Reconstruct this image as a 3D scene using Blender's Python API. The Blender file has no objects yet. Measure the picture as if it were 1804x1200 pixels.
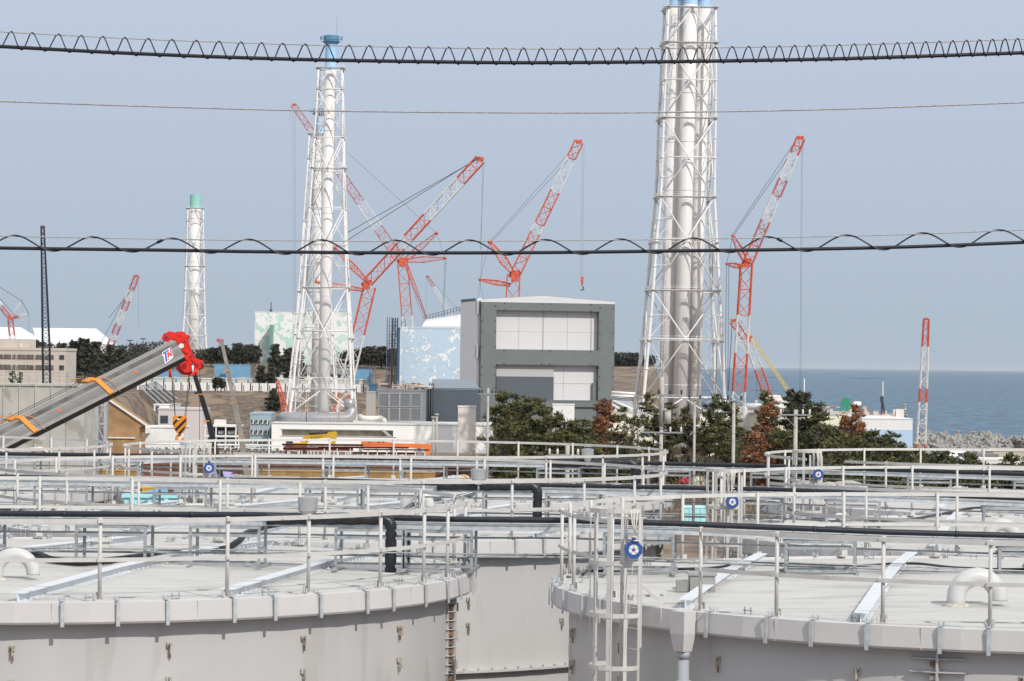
import bpy, math, random
from mathutils import Vector, Matrix
R_ = math.radians
rnd = random.Random(7)
scn = bpy.context.scene
col = scn.collection
# ---------------------------------------------------------------- camera
F = 5000.0; W0, H0 = 1804.0, 1200.0; ROLL = 0.0122; HZ = 41.5; CZ = 49.25
PIT = math.atan2(HZ, F)
def _dir(px, py):
    u = px - 902; v = 600 - py
    c, s = math.cos(ROLL), math.sin(ROLL)
    x = c*u - s*v; z = s*u + c*v
    return Vector((x, F*math.cos(PIT) - z*math.sin(PIT), F*math.sin(PIT) + z*math.cos(PIT)))
def at(px, py, Y):
    """world point at depth Y that the survey reads at photo position px,py"""
    d = _dir(px, py); t = Y/d.y
    return Vector((d.x*t, Y, CZ + d.z*t))
def X_(px, Y): return at(px, 640, Y).x
def Z_(px, py, Y): return at(px, py, Y).z
def S_(Y): return Y/F
cam = bpy.data.cameras.new('camera'); co = bpy.data.objects.new('camera', cam); col.objects.link(co)
cam.sensor_width = 36; cam.lens = 36*F/W0; cam.clip_start = 1; cam.clip_end = 400000
c, s = math.cos(ROLL), math.sin(ROLL)
rt = Vector((c, -s*math.sin(PIT), s*math.cos(PIT)))
up = Vector((-s, -c*math.sin(PIT), c*math.cos(PIT)))
fw = rt.cross(up) * -1
m = Matrix((( rt.x, up.x, -fw.x, 0), (rt.y, up.y, -fw.y, 0), (rt.z, up.z, -fw.z, CZ), (0, 0, 0, 1)))
co.matrix_world = m
scn.camera = co
# ---------------------------------------------------------------- world, sun
SUN_AZ, SUN_EL = R_(145), R_(39)
w = bpy.data.worlds.new("World"); scn.world = w; w.use_nodes = True
nt = w.node_tree; bg = nt.nodes['Background']
sky = nt.nodes.new('ShaderNodeTexSky'); sky.sky_type = 'NISHITA'; sky.sun_disc = False
sky.sun_elevation = SUN_EL; sky.sun_rotation = SUN_AZ
sky.air_density = 1.0; sky.dust_density = 1.0; sky.ozone_density = 1.5; sky.altitude = 40
# hazy air low over the sea: the clear sky gives way to pale grey blue towards the horizon
geo = nt.nodes.new('ShaderNodeTexCoord'); sep = nt.nodes.new('ShaderNodeSeparateXYZ'); nt.links.new(geo.outputs['Generated'], sep.inputs[0])
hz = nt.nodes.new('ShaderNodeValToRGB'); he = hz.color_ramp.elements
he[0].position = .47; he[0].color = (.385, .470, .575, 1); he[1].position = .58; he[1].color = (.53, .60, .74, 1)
hu = he.new(.80); hu.color = (.98, .99, 1.02, 1)  # upper sky, out of view, brightened to add fill light
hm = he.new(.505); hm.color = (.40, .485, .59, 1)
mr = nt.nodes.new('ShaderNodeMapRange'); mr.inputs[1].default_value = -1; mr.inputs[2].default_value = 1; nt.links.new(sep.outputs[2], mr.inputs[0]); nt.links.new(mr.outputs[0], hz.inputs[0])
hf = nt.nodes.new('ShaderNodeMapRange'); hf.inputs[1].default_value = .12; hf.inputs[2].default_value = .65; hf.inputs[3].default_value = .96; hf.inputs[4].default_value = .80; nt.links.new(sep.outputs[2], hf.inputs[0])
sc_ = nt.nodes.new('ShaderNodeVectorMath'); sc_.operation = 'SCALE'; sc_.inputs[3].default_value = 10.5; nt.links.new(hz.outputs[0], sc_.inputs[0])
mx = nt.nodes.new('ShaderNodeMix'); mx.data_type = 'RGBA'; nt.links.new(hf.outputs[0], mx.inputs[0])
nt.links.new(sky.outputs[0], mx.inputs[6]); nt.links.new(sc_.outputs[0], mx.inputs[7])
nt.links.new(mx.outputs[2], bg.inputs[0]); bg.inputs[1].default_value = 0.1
sl = bpy.data.lights.new('sun', 'SUN'); so = bpy.data.objects.new('sun', sl); col.objects.link(so)
sl.energy = 3.05; sl.angle = R_(0.5); sl.color = (1.0, 0.95, 0.88)
sd = Vector((math.sin(SUN_AZ)*math.cos(SUN_EL), math.cos(SUN_AZ)*math.cos(SUN_EL), math.sin(SUN_EL)))
so.rotation_euler = sd.to_track_quat('Z', 'Y').to_euler(); so.location = (50, -50, 150)
scn.view_settings.view_transform = 'Standard'; scn.view_settings.look = 'None'
scn.view_settings.exposure = 0.0; scn.view_settings.gamma = 1
scn.cycles.max_bounces = 6
# ---------------------------------------------------------------- materials
MATS = {}
def mat(name, color, rough=.6, metal=0., var=.12, scale=3., bump=0., c2=None, c2amt=.0, c2scale=1., stretch=(1,1,1), spec=.5, detail=4.):
    if name in MATS: return MATS[name]
    m = bpy.data.materials.new(name); m.use_nodes = True; t = m.node_tree; b = t.nodes['Principled BSDF']
    tc = t.nodes.new('ShaderNodeTexCoord'); mp = t.nodes.new('ShaderNodeMapping'); mp.inputs['Scale'].default_value = stretch
    t.links.new(tc.outputs['Object'], mp.inputs[0])
    n = t.nodes.new('ShaderNodeTexNoise'); n.inputs['Scale'].default_value = scale; n.inputs['Detail'].default_value = detail
    t.links.new(mp.outputs[0], n.inputs['Vector'])
    r = t.nodes.new('ShaderNodeValToRGB'); r.color_ramp.elements[0].position = .3; r.color_ramp.elements[1].position = .7
    a = [max(0, x*(1-var)) for x in color]; d = [min(1, x*(1+var)) for x in color]
    r.color_ramp.elements[0].color = (*a, 1); r.color_ramp.elements[1].color = (*d, 1)
    t.links.new(n.outputs['Fac'], r.inputs[0]); out = r.outputs[0]
    if c2:
        n2 = t.nodes.new('ShaderNodeTexNoise'); n2.inputs['Scale'].default_value = c2scale; n2.inputs['Detail'].default_value = 6
        t.links.new(mp.outputs[0], n2.inputs['Vector'])
        r2 = t.nodes.new('ShaderNodeValToRGB'); e = r2.color_ramp.elements
        e[0].position = 1-c2amt-.03; e[0].color = (0,0,0,1); e[1].position = 1-c2amt+.03; e[1].color = (1,1,1,1)
        t.links.new(n2.outputs['Fac'], r2.inputs[0])
        x = t.nodes.new('ShaderNodeMix'); x.data_type = 'RGBA'; t.links.new(r2.outputs[0], x.inputs[0])
        t.links.new(out, x.inputs[6]); x.inputs[7].default_value = (*c2, 1); out = x.outputs[2]
    t.links.new(out, b.inputs['Base Color'])
    b.inputs['Roughness'].default_value = rough; b.inputs['Metallic'].default_value = metal
    b.inputs['Specular IOR Level'].default_value = spec
    if bump:
        bm = t.nodes.new('ShaderNodeBump'); bm.inputs['Strength'].default_value = bump; bm.inputs['Distance'].default_value = .05
        t.links.new(n.outputs['Fac'], bm.inputs['Height']); t.links.new(bm.outputs[0], b.inputs['Normal'])
    MATS[name] = m; return m
def U(*c): return tuple(((x/255+.055)/1.055)**2.4 if x > 10 else x/255/12.92 for x in c)
tank_wall = mat('tank_wall_paint', (.485,.475,.468), .5, var=.05, scale=1.2, stretch=(1,1,.18), c2=(.43,.42,.405), c2amt=.38, c2scale=1.9, bump=.04)
tank_roof = mat('tank_roof_paint', (.51,.505,.48), .6, var=.07, scale=1.6, bump=.25, c2=(.42,.415,.385), c2amt=.40, c2scale=.9, stretch=(.5,1.6,1))
gutter_m = mat('gutter_sheet', (.54,.525,.515), .5, var=.04, scale=2.)
galv = mat('galvanised_steel', (.36,.38,.39), .42, metal=.45, var=.22, scale=9.)
galv_l = mat('bright_galvanised_channel', (.50,.53,.55), .45, metal=.3, var=.18, scale=7.)
rail_m = mat('railing_paint', (.55,.535,.51), .55, var=.08, scale=4., c2=(.36,.22,.13), c2amt=.30, c2scale=6.)
beam_m = mat('roof_beam_paint', (.66,.69,.72), .45, var=.06, scale=3.)
black_m = mat('black_insulation', (.012,.013,.018), .38, var=.4, scale=8., bump=.5)
cable_m = mat('black_cable', (.012,.014,.022), .4, var=.2, scale=8.)
wire_m = mat('steel_wire', (.38,.38,.37), .6, metal=.1, var=.3, scale=60.)
pvc_m = mat('white_pipe_paint', (.54,.54,.525), .4, var=.05, scale=5., c2=(.5,.49,.42), c2amt=.3, c2scale=3.)
rust_m = mat('rust', (.20,.115,.07), .9, var=.5, scale=9., c2=(.36,.33,.30), c2amt=.45, c2scale=7.)
foam_m = mat('sealing_foam', (.54,.52,.45), .9, var=.3, scale=20., bump=.4)
blue_m = mat('blue_plastic', (.03,.09,.30), .4, var=.1)
white_m = mat('white_paint', (.78,.77,.75), .5, var=.06, scale=.6)
stack_w = mat('stack_white_paint', (.73,.71,.69), .5, var=.06, scale=.12, stretch=(1,1,.3), c2=(.5,.45,.40), c2amt=.24, c2scale=.25)
lat_w = mat('lattice_white_paint', (.76,.75,.73), .5, var=.06, scale=.3, c2=(.50,.38,.27), c2amt=.30, c2scale=.35)
stack_b = mat('stack_blue_paint', (.36,.58,.82), .5, var=.06, scale=.2)
stack_g = mat('stack_green_paint', (.28,.58,.50), .5, var=.06, scale=.2)
cr_red = mat('crane_red', (.60,.10,.045), .5, var=.2, scale=.6)
cr_red2 = mat('crane_faded_red', (.46,.15,.14), .6, var=.2, scale=.6)
cr_wht = mat('crane_white', (.66,.64,.62), .5, var=.08, scale=.6)
cr_yel = mat('crane_yellow', (.62,.46,.10), .5, var=.15)
cr_blue = mat('crane_navy', (.008,.012,.03), .5, var=.3, scale=1.)
dark = mat('dark_steel', (.03,.033,.04), .5, var=.3)
conc = mat('concrete', (.46,.45,.41), .85, var=.12, scale=.5, c2=(.33,.32,.28), c2amt=.38, c2scale=.6, bump=.1)
# ---------------------------------------------------------------- mesh builder
class MB:
    def __init__(s): s.v = []; s.f = []; s.fm = []; s.m = 0; s.sm = []; s.smooth = False
    def _f(s, idx): s.f.append(idx); s.fm.append(s.m); s.sm.append(s.smooth)
    def poly(s, pts):
        n = len(s.v); s.v += [tuple(p) for p in pts]; s._f(list(range(n, n+len(pts))))
    def box(s, c, d, rz=0.):
        x, y, z = d[0]/2, d[1]/2, d[2]/2; n = len(s.v); cr, sr = math.cos(rz), math.sin(rz)
        for a in (-x, x):
            for b in (-y, y):
                for e in (-z, z): s.v.append((c[0]+a*cr-b*sr, c[1]+a*sr+b*cr, c[2]+e))
        for q in ((0,1,3,2),(4,6,7,5),(0,4,5,1),(2,3,7,6),(0,2,6,4),(1,5,7,3)): s._f([n+i for i in q])
    def box2(s, a, b, rz=0): s.box([(a[i]+b[i])/2 for i in range(3)], [abs(b[i]-a[i]) for i in range(3)], rz)
    def bar(s, p, q, w, h=None, upv=None):
        p, q = Vector(p), Vector(q); d = q-p
        if d.length < 1e-6: return
        d.normalize(); h = h or w
        u = Vector(upv) if upv else (Vector((0,0,1)) if abs(d.z) < .95 else Vector((0,1,0)))
        r = d.cross(u).normalized(); u = r.cross(d)
        n = len(s.v)
        for e in (p, q):
            for a, b in ((-1,-1),(1,-1),(1,1),(-1,1)): s.v.append(tuple(e + r*(a*w/2) + u*(b*h/2)))
        for i in range(4): s._f([n+i, n+(i+1)%4, n+4+(i+1)%4, n+4+i])
        s._f([n+3,n+2,n+1,n]); s._f([n+4,n+5,n+6,n+7])
    def tube(s, pts, r, k=8, caps=True):
        pts = [Vector(p) for p in pts]; n0 = len(s.v); N = len(pts)
        rs = r if isinstance(r, (list, tuple)) else [r]*N
        pu = None; sm = s.smooth; s.smooth = k > 5
        for i, p in enumerate(pts):
            d = (pts[min(i+1, N-1)] - pts[max(i-1, 0)]).normalized()
            if pu is None: pu = Vector((0,0,1)) if abs(d.z) < .9 else Vector((0,1,0))
            rr = d.cross(pu).normalized(); pu = rr.cross(d).normalized()
            for j in range(k):
                a = 2*math.pi*(j+.5)/k
                s.v.append(tuple(p + (rr*math.cos(a) + pu*math.sin(a))*rs[i]))
        for i in range(N-1):
            for j in range(k):
                a = n0+i*k+j; b = n0+i*k+(j+1)%k; s._f([a, b, b+k, a+k])
        s.smooth = False
        if caps: s._f([n0+j for j in range(k)][::-1]); s._f([n0+(N-1)*k+j for j in range(k)])
        s.smooth = sm
    def cyl(s, c, r, h, k=24, r2=None, caps=True):
        s.tube([c, (c[0], c[1], c[2]+h)], [r, r if r2 is None else r2], k, caps)
    def lathe(s, c, prof, k=48, a0=0., a1=2*math.pi, smooth=True):
        full = abs(a1-a0-2*math.pi) < 1e-6; n0 = len(s.v); P = len(prof); K = k if full else k+1
        for i in range(K):
            a = a0+(a1-a0)*i/k
            for (r, z) in prof: s.v.append((c[0]+r*math.cos(a), c[1]+r*math.sin(a), c[2]+z))
        sm = s.smooth; s.smooth = smooth
        for i in range(k):
            for j in range(P-1):
                a = n0+i*P+j; b = n0+((i+1) % K)*P+j; s._f([a, b, b+1, a+1])
        s.smooth = sm
    def ico(s, c, r, sub=1, jit=0., rg=rnd, sc=(1,1,1)):
        t = (1+5**.5)/2
        vs = [(-1,t,0),(1,t,0),(-1,-t,0),(1,-t,0),(0,-1,t),(0,1,t),(0,-1,-t),(0,1,-t),(t,0,-1),(t,0,1),(-t,0,-1),(-t,0,1)]
        fs = [(0,11,5),(0,5,1),(0,1,7),(0,7,10),(0,10,11),(1,5,9),(5,11,4),(11,10,2),(10,7,6),(7,1,8),(3,9,4),(3,4,2),(3,2,6),(3,6,8),(3,8,9),(4,9,5),(2,4,11),(6,2,10),(8,6,7),(9,8,1)]
        n = len(s.v)
        for p in vs:
            q = Vector(p).normalized()*r*(1+rg.uniform(-jit, jit)); s.v.append((c[0]+q.x*sc[0], c[1]+q.y*sc[1], c[2]+q.z*sc[2]))
        for f in fs: s._f([n+i for i in f])
    def prism(s, pts, dv):
        """extrude a flat polygon by a vector"""
        dv = Vector(dv); n = len(s.v); k = len(pts)
        s.v += [tuple(p) for p in pts] + [tuple(Vector(p)+dv) for p in pts]
        s._f(list(range(n, n+k))); s._f(list(range(n+k, n+2*k))[::-1])
        for i in range(k): s._f([n+i, n+(i+1)%k, n+k+(i+1)%k, n+k+i][::-1])
    def build(s, name, mats, parent=None, org=None, fix=True):
        if not isinstance(mats, (list, tuple)): mats = [mats]
        o0 = Vector(org) if org is not None else (parent_loc(parent) if parent else Vector((0,0,0)))
        me = bpy.data.meshes.new(name)
        me.from_pydata([(a-o0.x, b-o0.y, c-o0.z) for a, b, c in s.v], [], s.f)
        for mm in mats: me.materials.append(mm)
        me.polygons.foreach_set('material_index', s.fm); me.polygons.foreach_set('use_smooth', s.sm)
        if fix and len(s.f) < 60000:
            import bmesh
            b = bmesh.new(); b.from_mesh(me); bmesh.ops.recalc_face_normals(b, faces=b.faces); b.to_mesh(me); b.free()
        me.update()
        o = bpy.data.objects.new(name, me); col.objects.link(o)
        if parent is not None:
            o.parent = parent; o.location = o0 - parent_loc(parent)
        else: o.location = o0
        return o
def parent_loc(o):
    v = Vector((0,0,0))
    while o is not None: v += o.location; o = o.parent
    return v
def tag(o, label=None, cat=None, group=None, kind=None):
    if label: o['label'] = label
    if cat: o['category'] = cat
    if group: o['group'] = group
    if kind: o['kind'] = kind
    return o
def thing(name, loc, label, cat, group=None):
    o = bpy.data.objects.new(name, None); o.empty_display_size = .5; col.objects.link(o); o.location = loc
    return tag(o, label, cat, group)
def copy_tree(o, parent=None, loc=None, rz=0., sc=1.):
    c = o.copy(); col.objects.link(c)
    if parent: c.parent = parent
    else:
        c.location = loc; c.rotation_euler = (0, 0, rz); c.scale = (sc, sc, sc)
    for ch in list(o.children): copy_tree(ch, c)
    return c
def part(name, m, parent, fn, org=None, **k):
    b = MB(); fn(b); return b.build(name, m, parent, org, **k)
# ---------------------------------------------------------------- terrain, sea
def sst(a, b, x):
    t = max(0., min(1., (x-a)/(b-a))); return t*t*(3-2*t)
def gz(x, y):
    r = x/max(y, 50.)
    z = 35 - 25*sst(455, 540, y)
    if y > 800:
        # terrace on the left, with its brown bank
        y0 = 1190 - 260*sst(-.118, -.15, r); 
        wl = 1 - sst(-.035, -.02, r)
        z += wl*24.6*sst(y0, y0+135, y) + wl*12.5*sst(1420, 1520, y)
        # everything far beyond, up to the wooded hills
        wr = 1 - sst(.050, .058, r)
        z += wr*(1-wl)*26*sst(1500, 1900, y)
        z += wr*(1-wl)*16*sst(1900, 2500, y)+wl*6*sst(1900,2500,y)
        # sea on the right beyond the port
        z -= sst(.050, .060, r)*18*sst(1480, 1520, y)
        z -= 22*sst(3200, 4200, y)*sst(.03, .06, r)
        z -= sst(.19,.21,r)*18*sst(1100,1150,y)
    if y > 1200:
        k = sst(.134, .140, r)*sst(1235, 1290, y)
        z = z*(1-k) + k*(-3 + 6.5*sst(1560, 1820, y) - 12*sst(1850, 1900, y))
    return z
def make_ground():
    ys = [-60, 0, 40, 100, 200, 300, 400] + [440+10*i for i in range(12)] + [600, 700, 800, 850] + [900+15*i for i in range(75)] + [2060, 2150, 2300, 2500, 2700, 3000, 3400, 4000, 5000, 9000]
    rs = [-.9,-.6,-.4,-.3,-.25] + [-.21+.005*i for i in range(85)] + [.22,.25,.3,.4,.6,.9]
    v = []; f = []
    for y in ys:
        for r in rs:
            x = r*max(y, 120.); n = math.sin(x*.11+y*.05)*math.cos(y*.083-x*.02)*.5
            v.append((x, y, gz(r*max(y,50.), y) + (n if y > 860 else 0)))
    k = len(rs)
    for i in range(len(ys)-1):
        for j in range(k-1): a = i*k+j; f.append((a, a+1, a+k+1, a+k))
    b = MB(); b.v = v; b.f = [list(q) for q in f]; b.fm = [0]*len(f); b.sm = [True]*len(f)
    g = mat('dry_earth', (.135,.10,.075), .95, var=.6, scale=.35, c2=(.23,.17,.11), c2amt=.46, c2scale=.06, bump=.5, detail=10)
    tag(b.build('ground', g, fix=False), kind='structure')
make_ground()
def make_sea():
    m = bpy.data.materials.new('sea_water'); m.use_nodes = True; t = m.node_tree; b = t.nodes['Principled BSDF']
    b.inputs['Roughness'].default_value = .35; b.inputs['IOR'].default_value = 1.33; b.inputs['Specular IOR Level'].default_value = .3
    tc = t.nodes.new('ShaderNodeTexCoord'); mp = t.nodes.new('ShaderNodeMapping'); mp.inputs['Scale'].default_value = (.10, .011, 1)
    n = t.nodes.new('ShaderNodeTexNoise'); n.inputs['Scale'].default_value = 1.; n.inputs['Detail'].default_value = 9; n.inputs['Roughness'].default_value = .68
    t.links.new(tc.outputs['Object'], mp.inputs[0]); t.links.new(mp.outputs[0], n.inputs['Vector'])
    r = t.nodes.new('ShaderNodeValToRGB'); e = r.color_ramp.elements
    e[0].position = .40; e[0].color = (.003,.038,.085,1); e[1].position = .60; e[1].color = (.050,.145,.215,1)
    e2 = r.color_ramp.elements.new(.70); e2.color = (.17,.28,.35,1)
    t.links.new(n.outputs['Fac'], r.inputs[0]); t.links.new(r.outputs[0], b.inputs['Base Color'])
    bm = t.nodes.new('ShaderNodeBump'); bm.inputs['Strength'].default_value = .5; bm.inputs['Distance'].default_value = 2.
    t.links.new(n.outputs['Fac'], bm.inputs['Height']); t.links.new(bm.outputs[0], b.inputs['Normal'])
    b_ = MB(); Rr = 150000
    b_.poly([(-Rr, 900, 0), (Rr, 900, 0), (Rr, Rr*1.6, 0), (-Rr, Rr*1.6, 0)])
    tag(b_.build('sea', m), kind='structure')
make_sea()
# ---------------------------------------------------------------- tanks
TR = 7.0; TZ = CZ-3.25; GH = .29
lug_m = mat('lug_paint', (.42,.40,.35), .7, var=.2, scale=8., c2=(.25,.15,.09), c2amt=.42, c2scale=9.)
def pol(c, r, a, z): return Vector((c[0]+r*math.cos(a), c[1]+r*math.sin(a), z))
def ring_rail(b, c, r, z, w, h, a0, a1, n):
    for i in range(n):
        p = pol(c, r, a0+(a1-a0)*i/n, z); q = pol(c, r, a0+(a1-a0)*(i+1)/n, z); b.bar(p, q, w, h)
def roof_z(c, x, y): return TZ - .03 + .17*(1-min(1, math.hypot(x-c[0], y-c[1])/TR))
def make_tank(c, label, posts=None, boff=.15, ladder=None, vents=(), detail=2, seam=None, beams=True, hatch=None, mats=None, gap=None):
    root = thing('storage_tank', (c[0], c[1], 35.0), label, 'tank', 'bolted steel water tanks in rows')
    # wall
    b = MB(); prof = [(6.74, TZ-GH-.02-35), (6.74, 0)]
    b.lathe((c[0], c[1], 35), [(6.74, 0), (6.74, TZ-35-.1)], 96)
    b.build('tank_wall', tank_wall, root)
    b = MB()
    for zz in (2.38, 4.8, 7.2, 9.4):
        b.lathe((c[0], c[1], TZ-zz), [(6.74,-.04),(6.90,-.04),(6.90,.0),(6.74,.0)], 72, smooth=False)
        for i in range(150):
            a = 2*math.pi*i/150; b.box(pol(c, 6.85, a, TZ-zz+.02), (.05,.05,.04), a)
    b.build('ring_flange', tank_wall, root)
    # roof, shallow cone of panels with raised laps
    b = MB(); b.lathe((c[0], c[1], TZ), [(6.93,-.03),(3.5,.055),(0,.14)], 48, smooth=False)
    for k in range(-5, 6):
        xx = k*1.22+.4; L = math.sqrt(max(0, 6.7**2-xx*xx)); 
        if L > .5:
            for j in range(8):
                y0 = -L+2*L*j/8; y1 = -L+2*L*(j+1)/8
                b.bar((c[0]+y0, c[1]+xx, roof_z(c, c[0]+y0, c[1]+xx)+.004), (c[0]+y1, c[1]+xx, roof_z(c, c[0]+y1, c[1]+xx)+.004), .10, .018)
    b.build('tank_roof', tank_roof, root)
    # gutter
    b = MB(); b.lathe((c[0], c[1], TZ), [(6.74,-GH),(7.0,-GH),(7.02,-GH+.03),(7.0,0),(6.94,.012),(6.93,-.04)], 44, smooth=False)
    for i in range(0, 44, 2):
        a = 2*math.pi*(i+.5)/44; b.box(pol(c, 6.985, a, TZ-GH/2), (.03, .012, GH-.01), a)
    b.build('gutter', gutter_m, root)
    # strap brackets over the gutter
    nb = 56 if detail > 1 else 44
    pb = MB(); o = (c[0]+7.03, c[1], TZ)
    pb.box((o[0]+.012, o[1], o[2]-GH/2-.01), (.018,.05,GH+.04)); pb.box((o[0]-.07, o[1], o[2]+.03), (.16,.045,.012))
    for dy in (-.035, .035): pb.cyl((o[0]-.11, o[1]+dy, o[2]-.02), .009, .10, 5)
    for dx in (-.06, -.17): pb.cyl((o[0]+dx-.03, o[1]+.01, o[2]-.02), .008, .09, 5)
    proto = pb.build('gutter_bracket', galv_l, root, org=(c[0], c[1], TZ))
    for i in range(1, nb):
        a = 2*math.pi*(i + .13*math.sin(i*2.3))/nb
        if gap and gap[0] < (a % (2*math.pi)) < gap[1]: continue
        q = proto.copy(); col.objects.link(q); q.parent = root; q.rotation_euler = (0, 0, a)
    # railing
    posts = posts or [R_(15*i+3) for i in range(24)]
    segs = 60; rr = 6.86; rail = None
    g0, g1 = gap if gap else (0, 0)
    for z, hh in ((1.08, .062), (.56, .055)):
        rl = MB()
        if gap: ring_rail(rl, c, rr+.035, TZ+z, .012, hh, g1, g0+2*math.pi, segs)
        else: ring_rail(rl, c, rr+.035, TZ+z, .012, hh, 0, 2*math.pi, segs)
        for a in posts:
            if gap and gap[0] < (a % (2*math.pi)) < gap[1]: continue
            rl.box(pol(c, rr+.05, a, TZ+z), (.03,.09,.05), a)
        if rail is None: rail = rl.build('railing', rail_m, root)
        else: rl.build('middle_rail', rail_m, rail)
    pp = MB(); pp.tube([pol(c, rr, 0, TZ-.02), pol(c, rr, 0, TZ+1.12)], .027, 8); pp.box(pol(c, rr, 0, TZ+.02), (.12,.14,.02)); pp.box(pol(c, rr-.05, 0, TZ+.07), (.02,.1,.1))
    for sx in (-1, 1): pp.cyl(pol(c, rr+.03, sx*.008, TZ+.0), .012, .09, 5)
    ppo = None
    for a in posts:
        if gap and gap[0]+.02 < (a % (2*math.pi)) < gap[1]-.02: continue
        if ppo is None:
            ppo = pp.build('post', rail_m, rail, org=(c[0], c[1], TZ)); q = ppo
        else: q = ppo.copy(); col.objects.link(q); q.parent = rail
        q.rotation_euler = (0, 0, a)
    # roof beams
    if beams:
        dx, dy = math.sin(R_(11)), math.cos(R_(11))
        for k in (-2, -1, 0, 1, 2):
            off = k*2.45 + boff; L = math.sqrt(6.6**2-off*off)
            bb = MB(); px, py = dy, -dx
            cut = [-L, -L*.35, L*.25, L] if k % 2 else [-L, L*.05, L]
            for j in range(len(cut)-1):
                s0, s1 = cut[j]+.03*j, cut[j+1]
                P = [c[0]+px*off+dx*s0, c[1]+py*off+dy*s0]; Q = [c[0]+px*off+dx*s1, c[1]+py*off+dy*s1]
                z0 = roof_z(c, *P)-.02; z1 = roof_z(c, *Q)-.02
                bb.bar((*P, z0+.06), (*Q, z1+.06), .02, .14); bb.bar((*P, z0+.14), (*Q, z1+.14), .19, .014)
                bb.bar((*P, z0+.02), (*Q, z1+.02), .19, .012)
                n = max(2, int((s1-s0)/.22))
                for i in range(n):
                    t = (i+.5)/n; bb.cyl((P[0]+(Q[0]-P[0])*t+px*.06, P[1]+(Q[1]-P[1])*t+py*.06, z0+.02), .014, .035, 5)
                    bb.cyl((P[0]+(Q[0]-P[0])*t-px*.06, P[1]+(Q[1]-P[1])*t-py*.06, z0+.02), .014, .035, 5)
            bb.build('roof_beam', beam_m, root)
    # small roof fittings: hooked clips and pipe feet in rows
    fb = MB(); rg_ = random.Random(int(c[0]*10))
    for dx in (-.05, .05): fb.bar((c[0]+6.55, c[1]+dx, TZ-.03), (c[0]+6.55, c[1]+dx, TZ+.08), .012)
    fb.bar((c[0]+6.55, c[1]-.08, TZ+.035), (c[0]+6.55, c[1]+.08, TZ+.035), .012)
    q0 = fb.build('roof_clip', galv, root, org=(c[0], c[1], TZ))
    for i in range(1, 24):
        q = q0.copy(); col.objects.link(q); q.parent = root; q.rotation_euler = (0, 0, 2*math.pi*i/24+rg_.uniform(-.1,.1))
    for i in range(1):
        a = rg_.uniform(0, 3.1); r_ = rg_.uniform(1.5, 5.); x_, y_ = c[0]+r_*math.cos(a), c[1]+r_*math.sin(a); z_ = roof_z(c, x_, y_)
        fb = MB(); fb.lathe((x_, y_, z_-.02), [(.22,0),(.22,.12),(.27,.12),(.27,.15),(0,.16)], 20, smooth=False)
        for k in range(8): fb.cyl((x_+.245*math.cos(k*.785), y_+.245*math.sin(k*.785), z_+.13), .014, .03, 5)
        fb.build('manway', tank_roof, root)
    # lifting lugs on the wall
    if detail > 1:
        o = (c[0]+6.75, c[1])
        for zz in (.62, 1.08, 1.54, 3.0):
            lb = MB(); lb.box((o[0]+.035, o[1], TZ-zz-.04), (.07,.012,.14)); lb.box((o[0]+.01, o[1], TZ-zz), (.016,.075,.075)); lb.m = 1
            lb.box((o[0]+.02, o[1]+.01, TZ-zz-.14), (.02,.018,.08)); lp = None
            for i in range(20):
                a = R_(18*i+8)
                if lp is None: lp = lb.build('lifting_lug', [lug_m, rust_m], root, org=(c[0], c[1], TZ)); q = lp
                else: q = lp.copy(); col.objects.link(q); q.parent = root
                q.rotation_euler = (0, 0, a)
    if seam is not None:
        for a in seam:
            sb = MB(); t = Vector((-math.sin(a), math.cos(a), 0)); r0 = Vector((math.cos(a), math.sin(a), 0))
            P = pol(c, 6.74, a, 0)
            sb.box((P.x+r0.x*.06, P.y+r0.y*.06, 35+(TZ-GH-35)/2), (.13,.03,TZ-GH-35), a); sb.box((P.x+r0.x*.015-t.x*.07, P.y+r0.y*.015-t.y*.07, 35+(TZ-GH-35)/2), (.03,.10,TZ-GH-35), a)
            zz = TZ-GH-.12
            while zz > 36:
                wide = abs(a-R_(251)) < .01
                for sgn in (-1, 1):
                    q = Vector((P.x, P.y, zz)); sb.m = 0
                    if wide: sb.prism([q+t*sgn*.015, q+t*sgn*.36, q+t*sgn*.36+r0*.07, q+r0*.13+t*sgn*.015], (0,0,.014)); continue
                    sb.prism([q+t*sgn*.015, q+t*sgn*.20, q+r0*.13+t*sgn*.015], (0,0,.012))
                sb.m = 1; sb.box((P.x+r0.x*.05+t.x*-.05, P.y+r0.y*.05+t.y*-.05, zz-.065), (.09,.09,.06), a)
                zz -= .17 if wide else .135
            sb.build('bolted_seam', [tank_wall, rust_m], root)
    # goose-neck vents
    for (vx, vy, w_, r_, rz) in vents:
        vb = MB(); z = roof_z(c, vx, vy); u = Vector((math.cos(rz), math.sin(rz), 0)); pts = []
        R2 = w_/2-r_; ctr = Vector((vx, vy, z+.10))
        pts.append(ctr-u*R2-Vector((0,0,.14)))
        for i in range(13):
            a = math.pi*i/12; pts.append(ctr - u*R2*math.cos(a) + Vector((0,0,math.sin(a)*R2*1.0)))
        pts.append(ctr+u*R2-Vector((0,0,.03)))
        vb.tube(pts, r_, 16); vo = vb.build('vent_pipe', pvc_m, root)
        fb = MB(); fb.lathe(tuple(ctr-u*R2-Vector((0,0,.12))), [(r_,.05),(r_+.05,.045),(r_+.06,.0),(r_,0)], 14, smooth=False); fb.build('vent_flange', foam_m, vo)
    if hatch:
        hb = MB(); hx, hy, hw = hatch; z = roof_z(c, hx, hy); hb.box((hx, hy, z+.12), (hw, .5, .24)); hb.box((hx, hy, z+.25), (hw+.05, .55, .025)); hb.box((hx-hw/2-.11, hy-.1, z+.08), (.16,.2,.16))
        hb.build('roof_hatch', mat('hatch_grey', (.30,.30,.29), .6), root)
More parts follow.
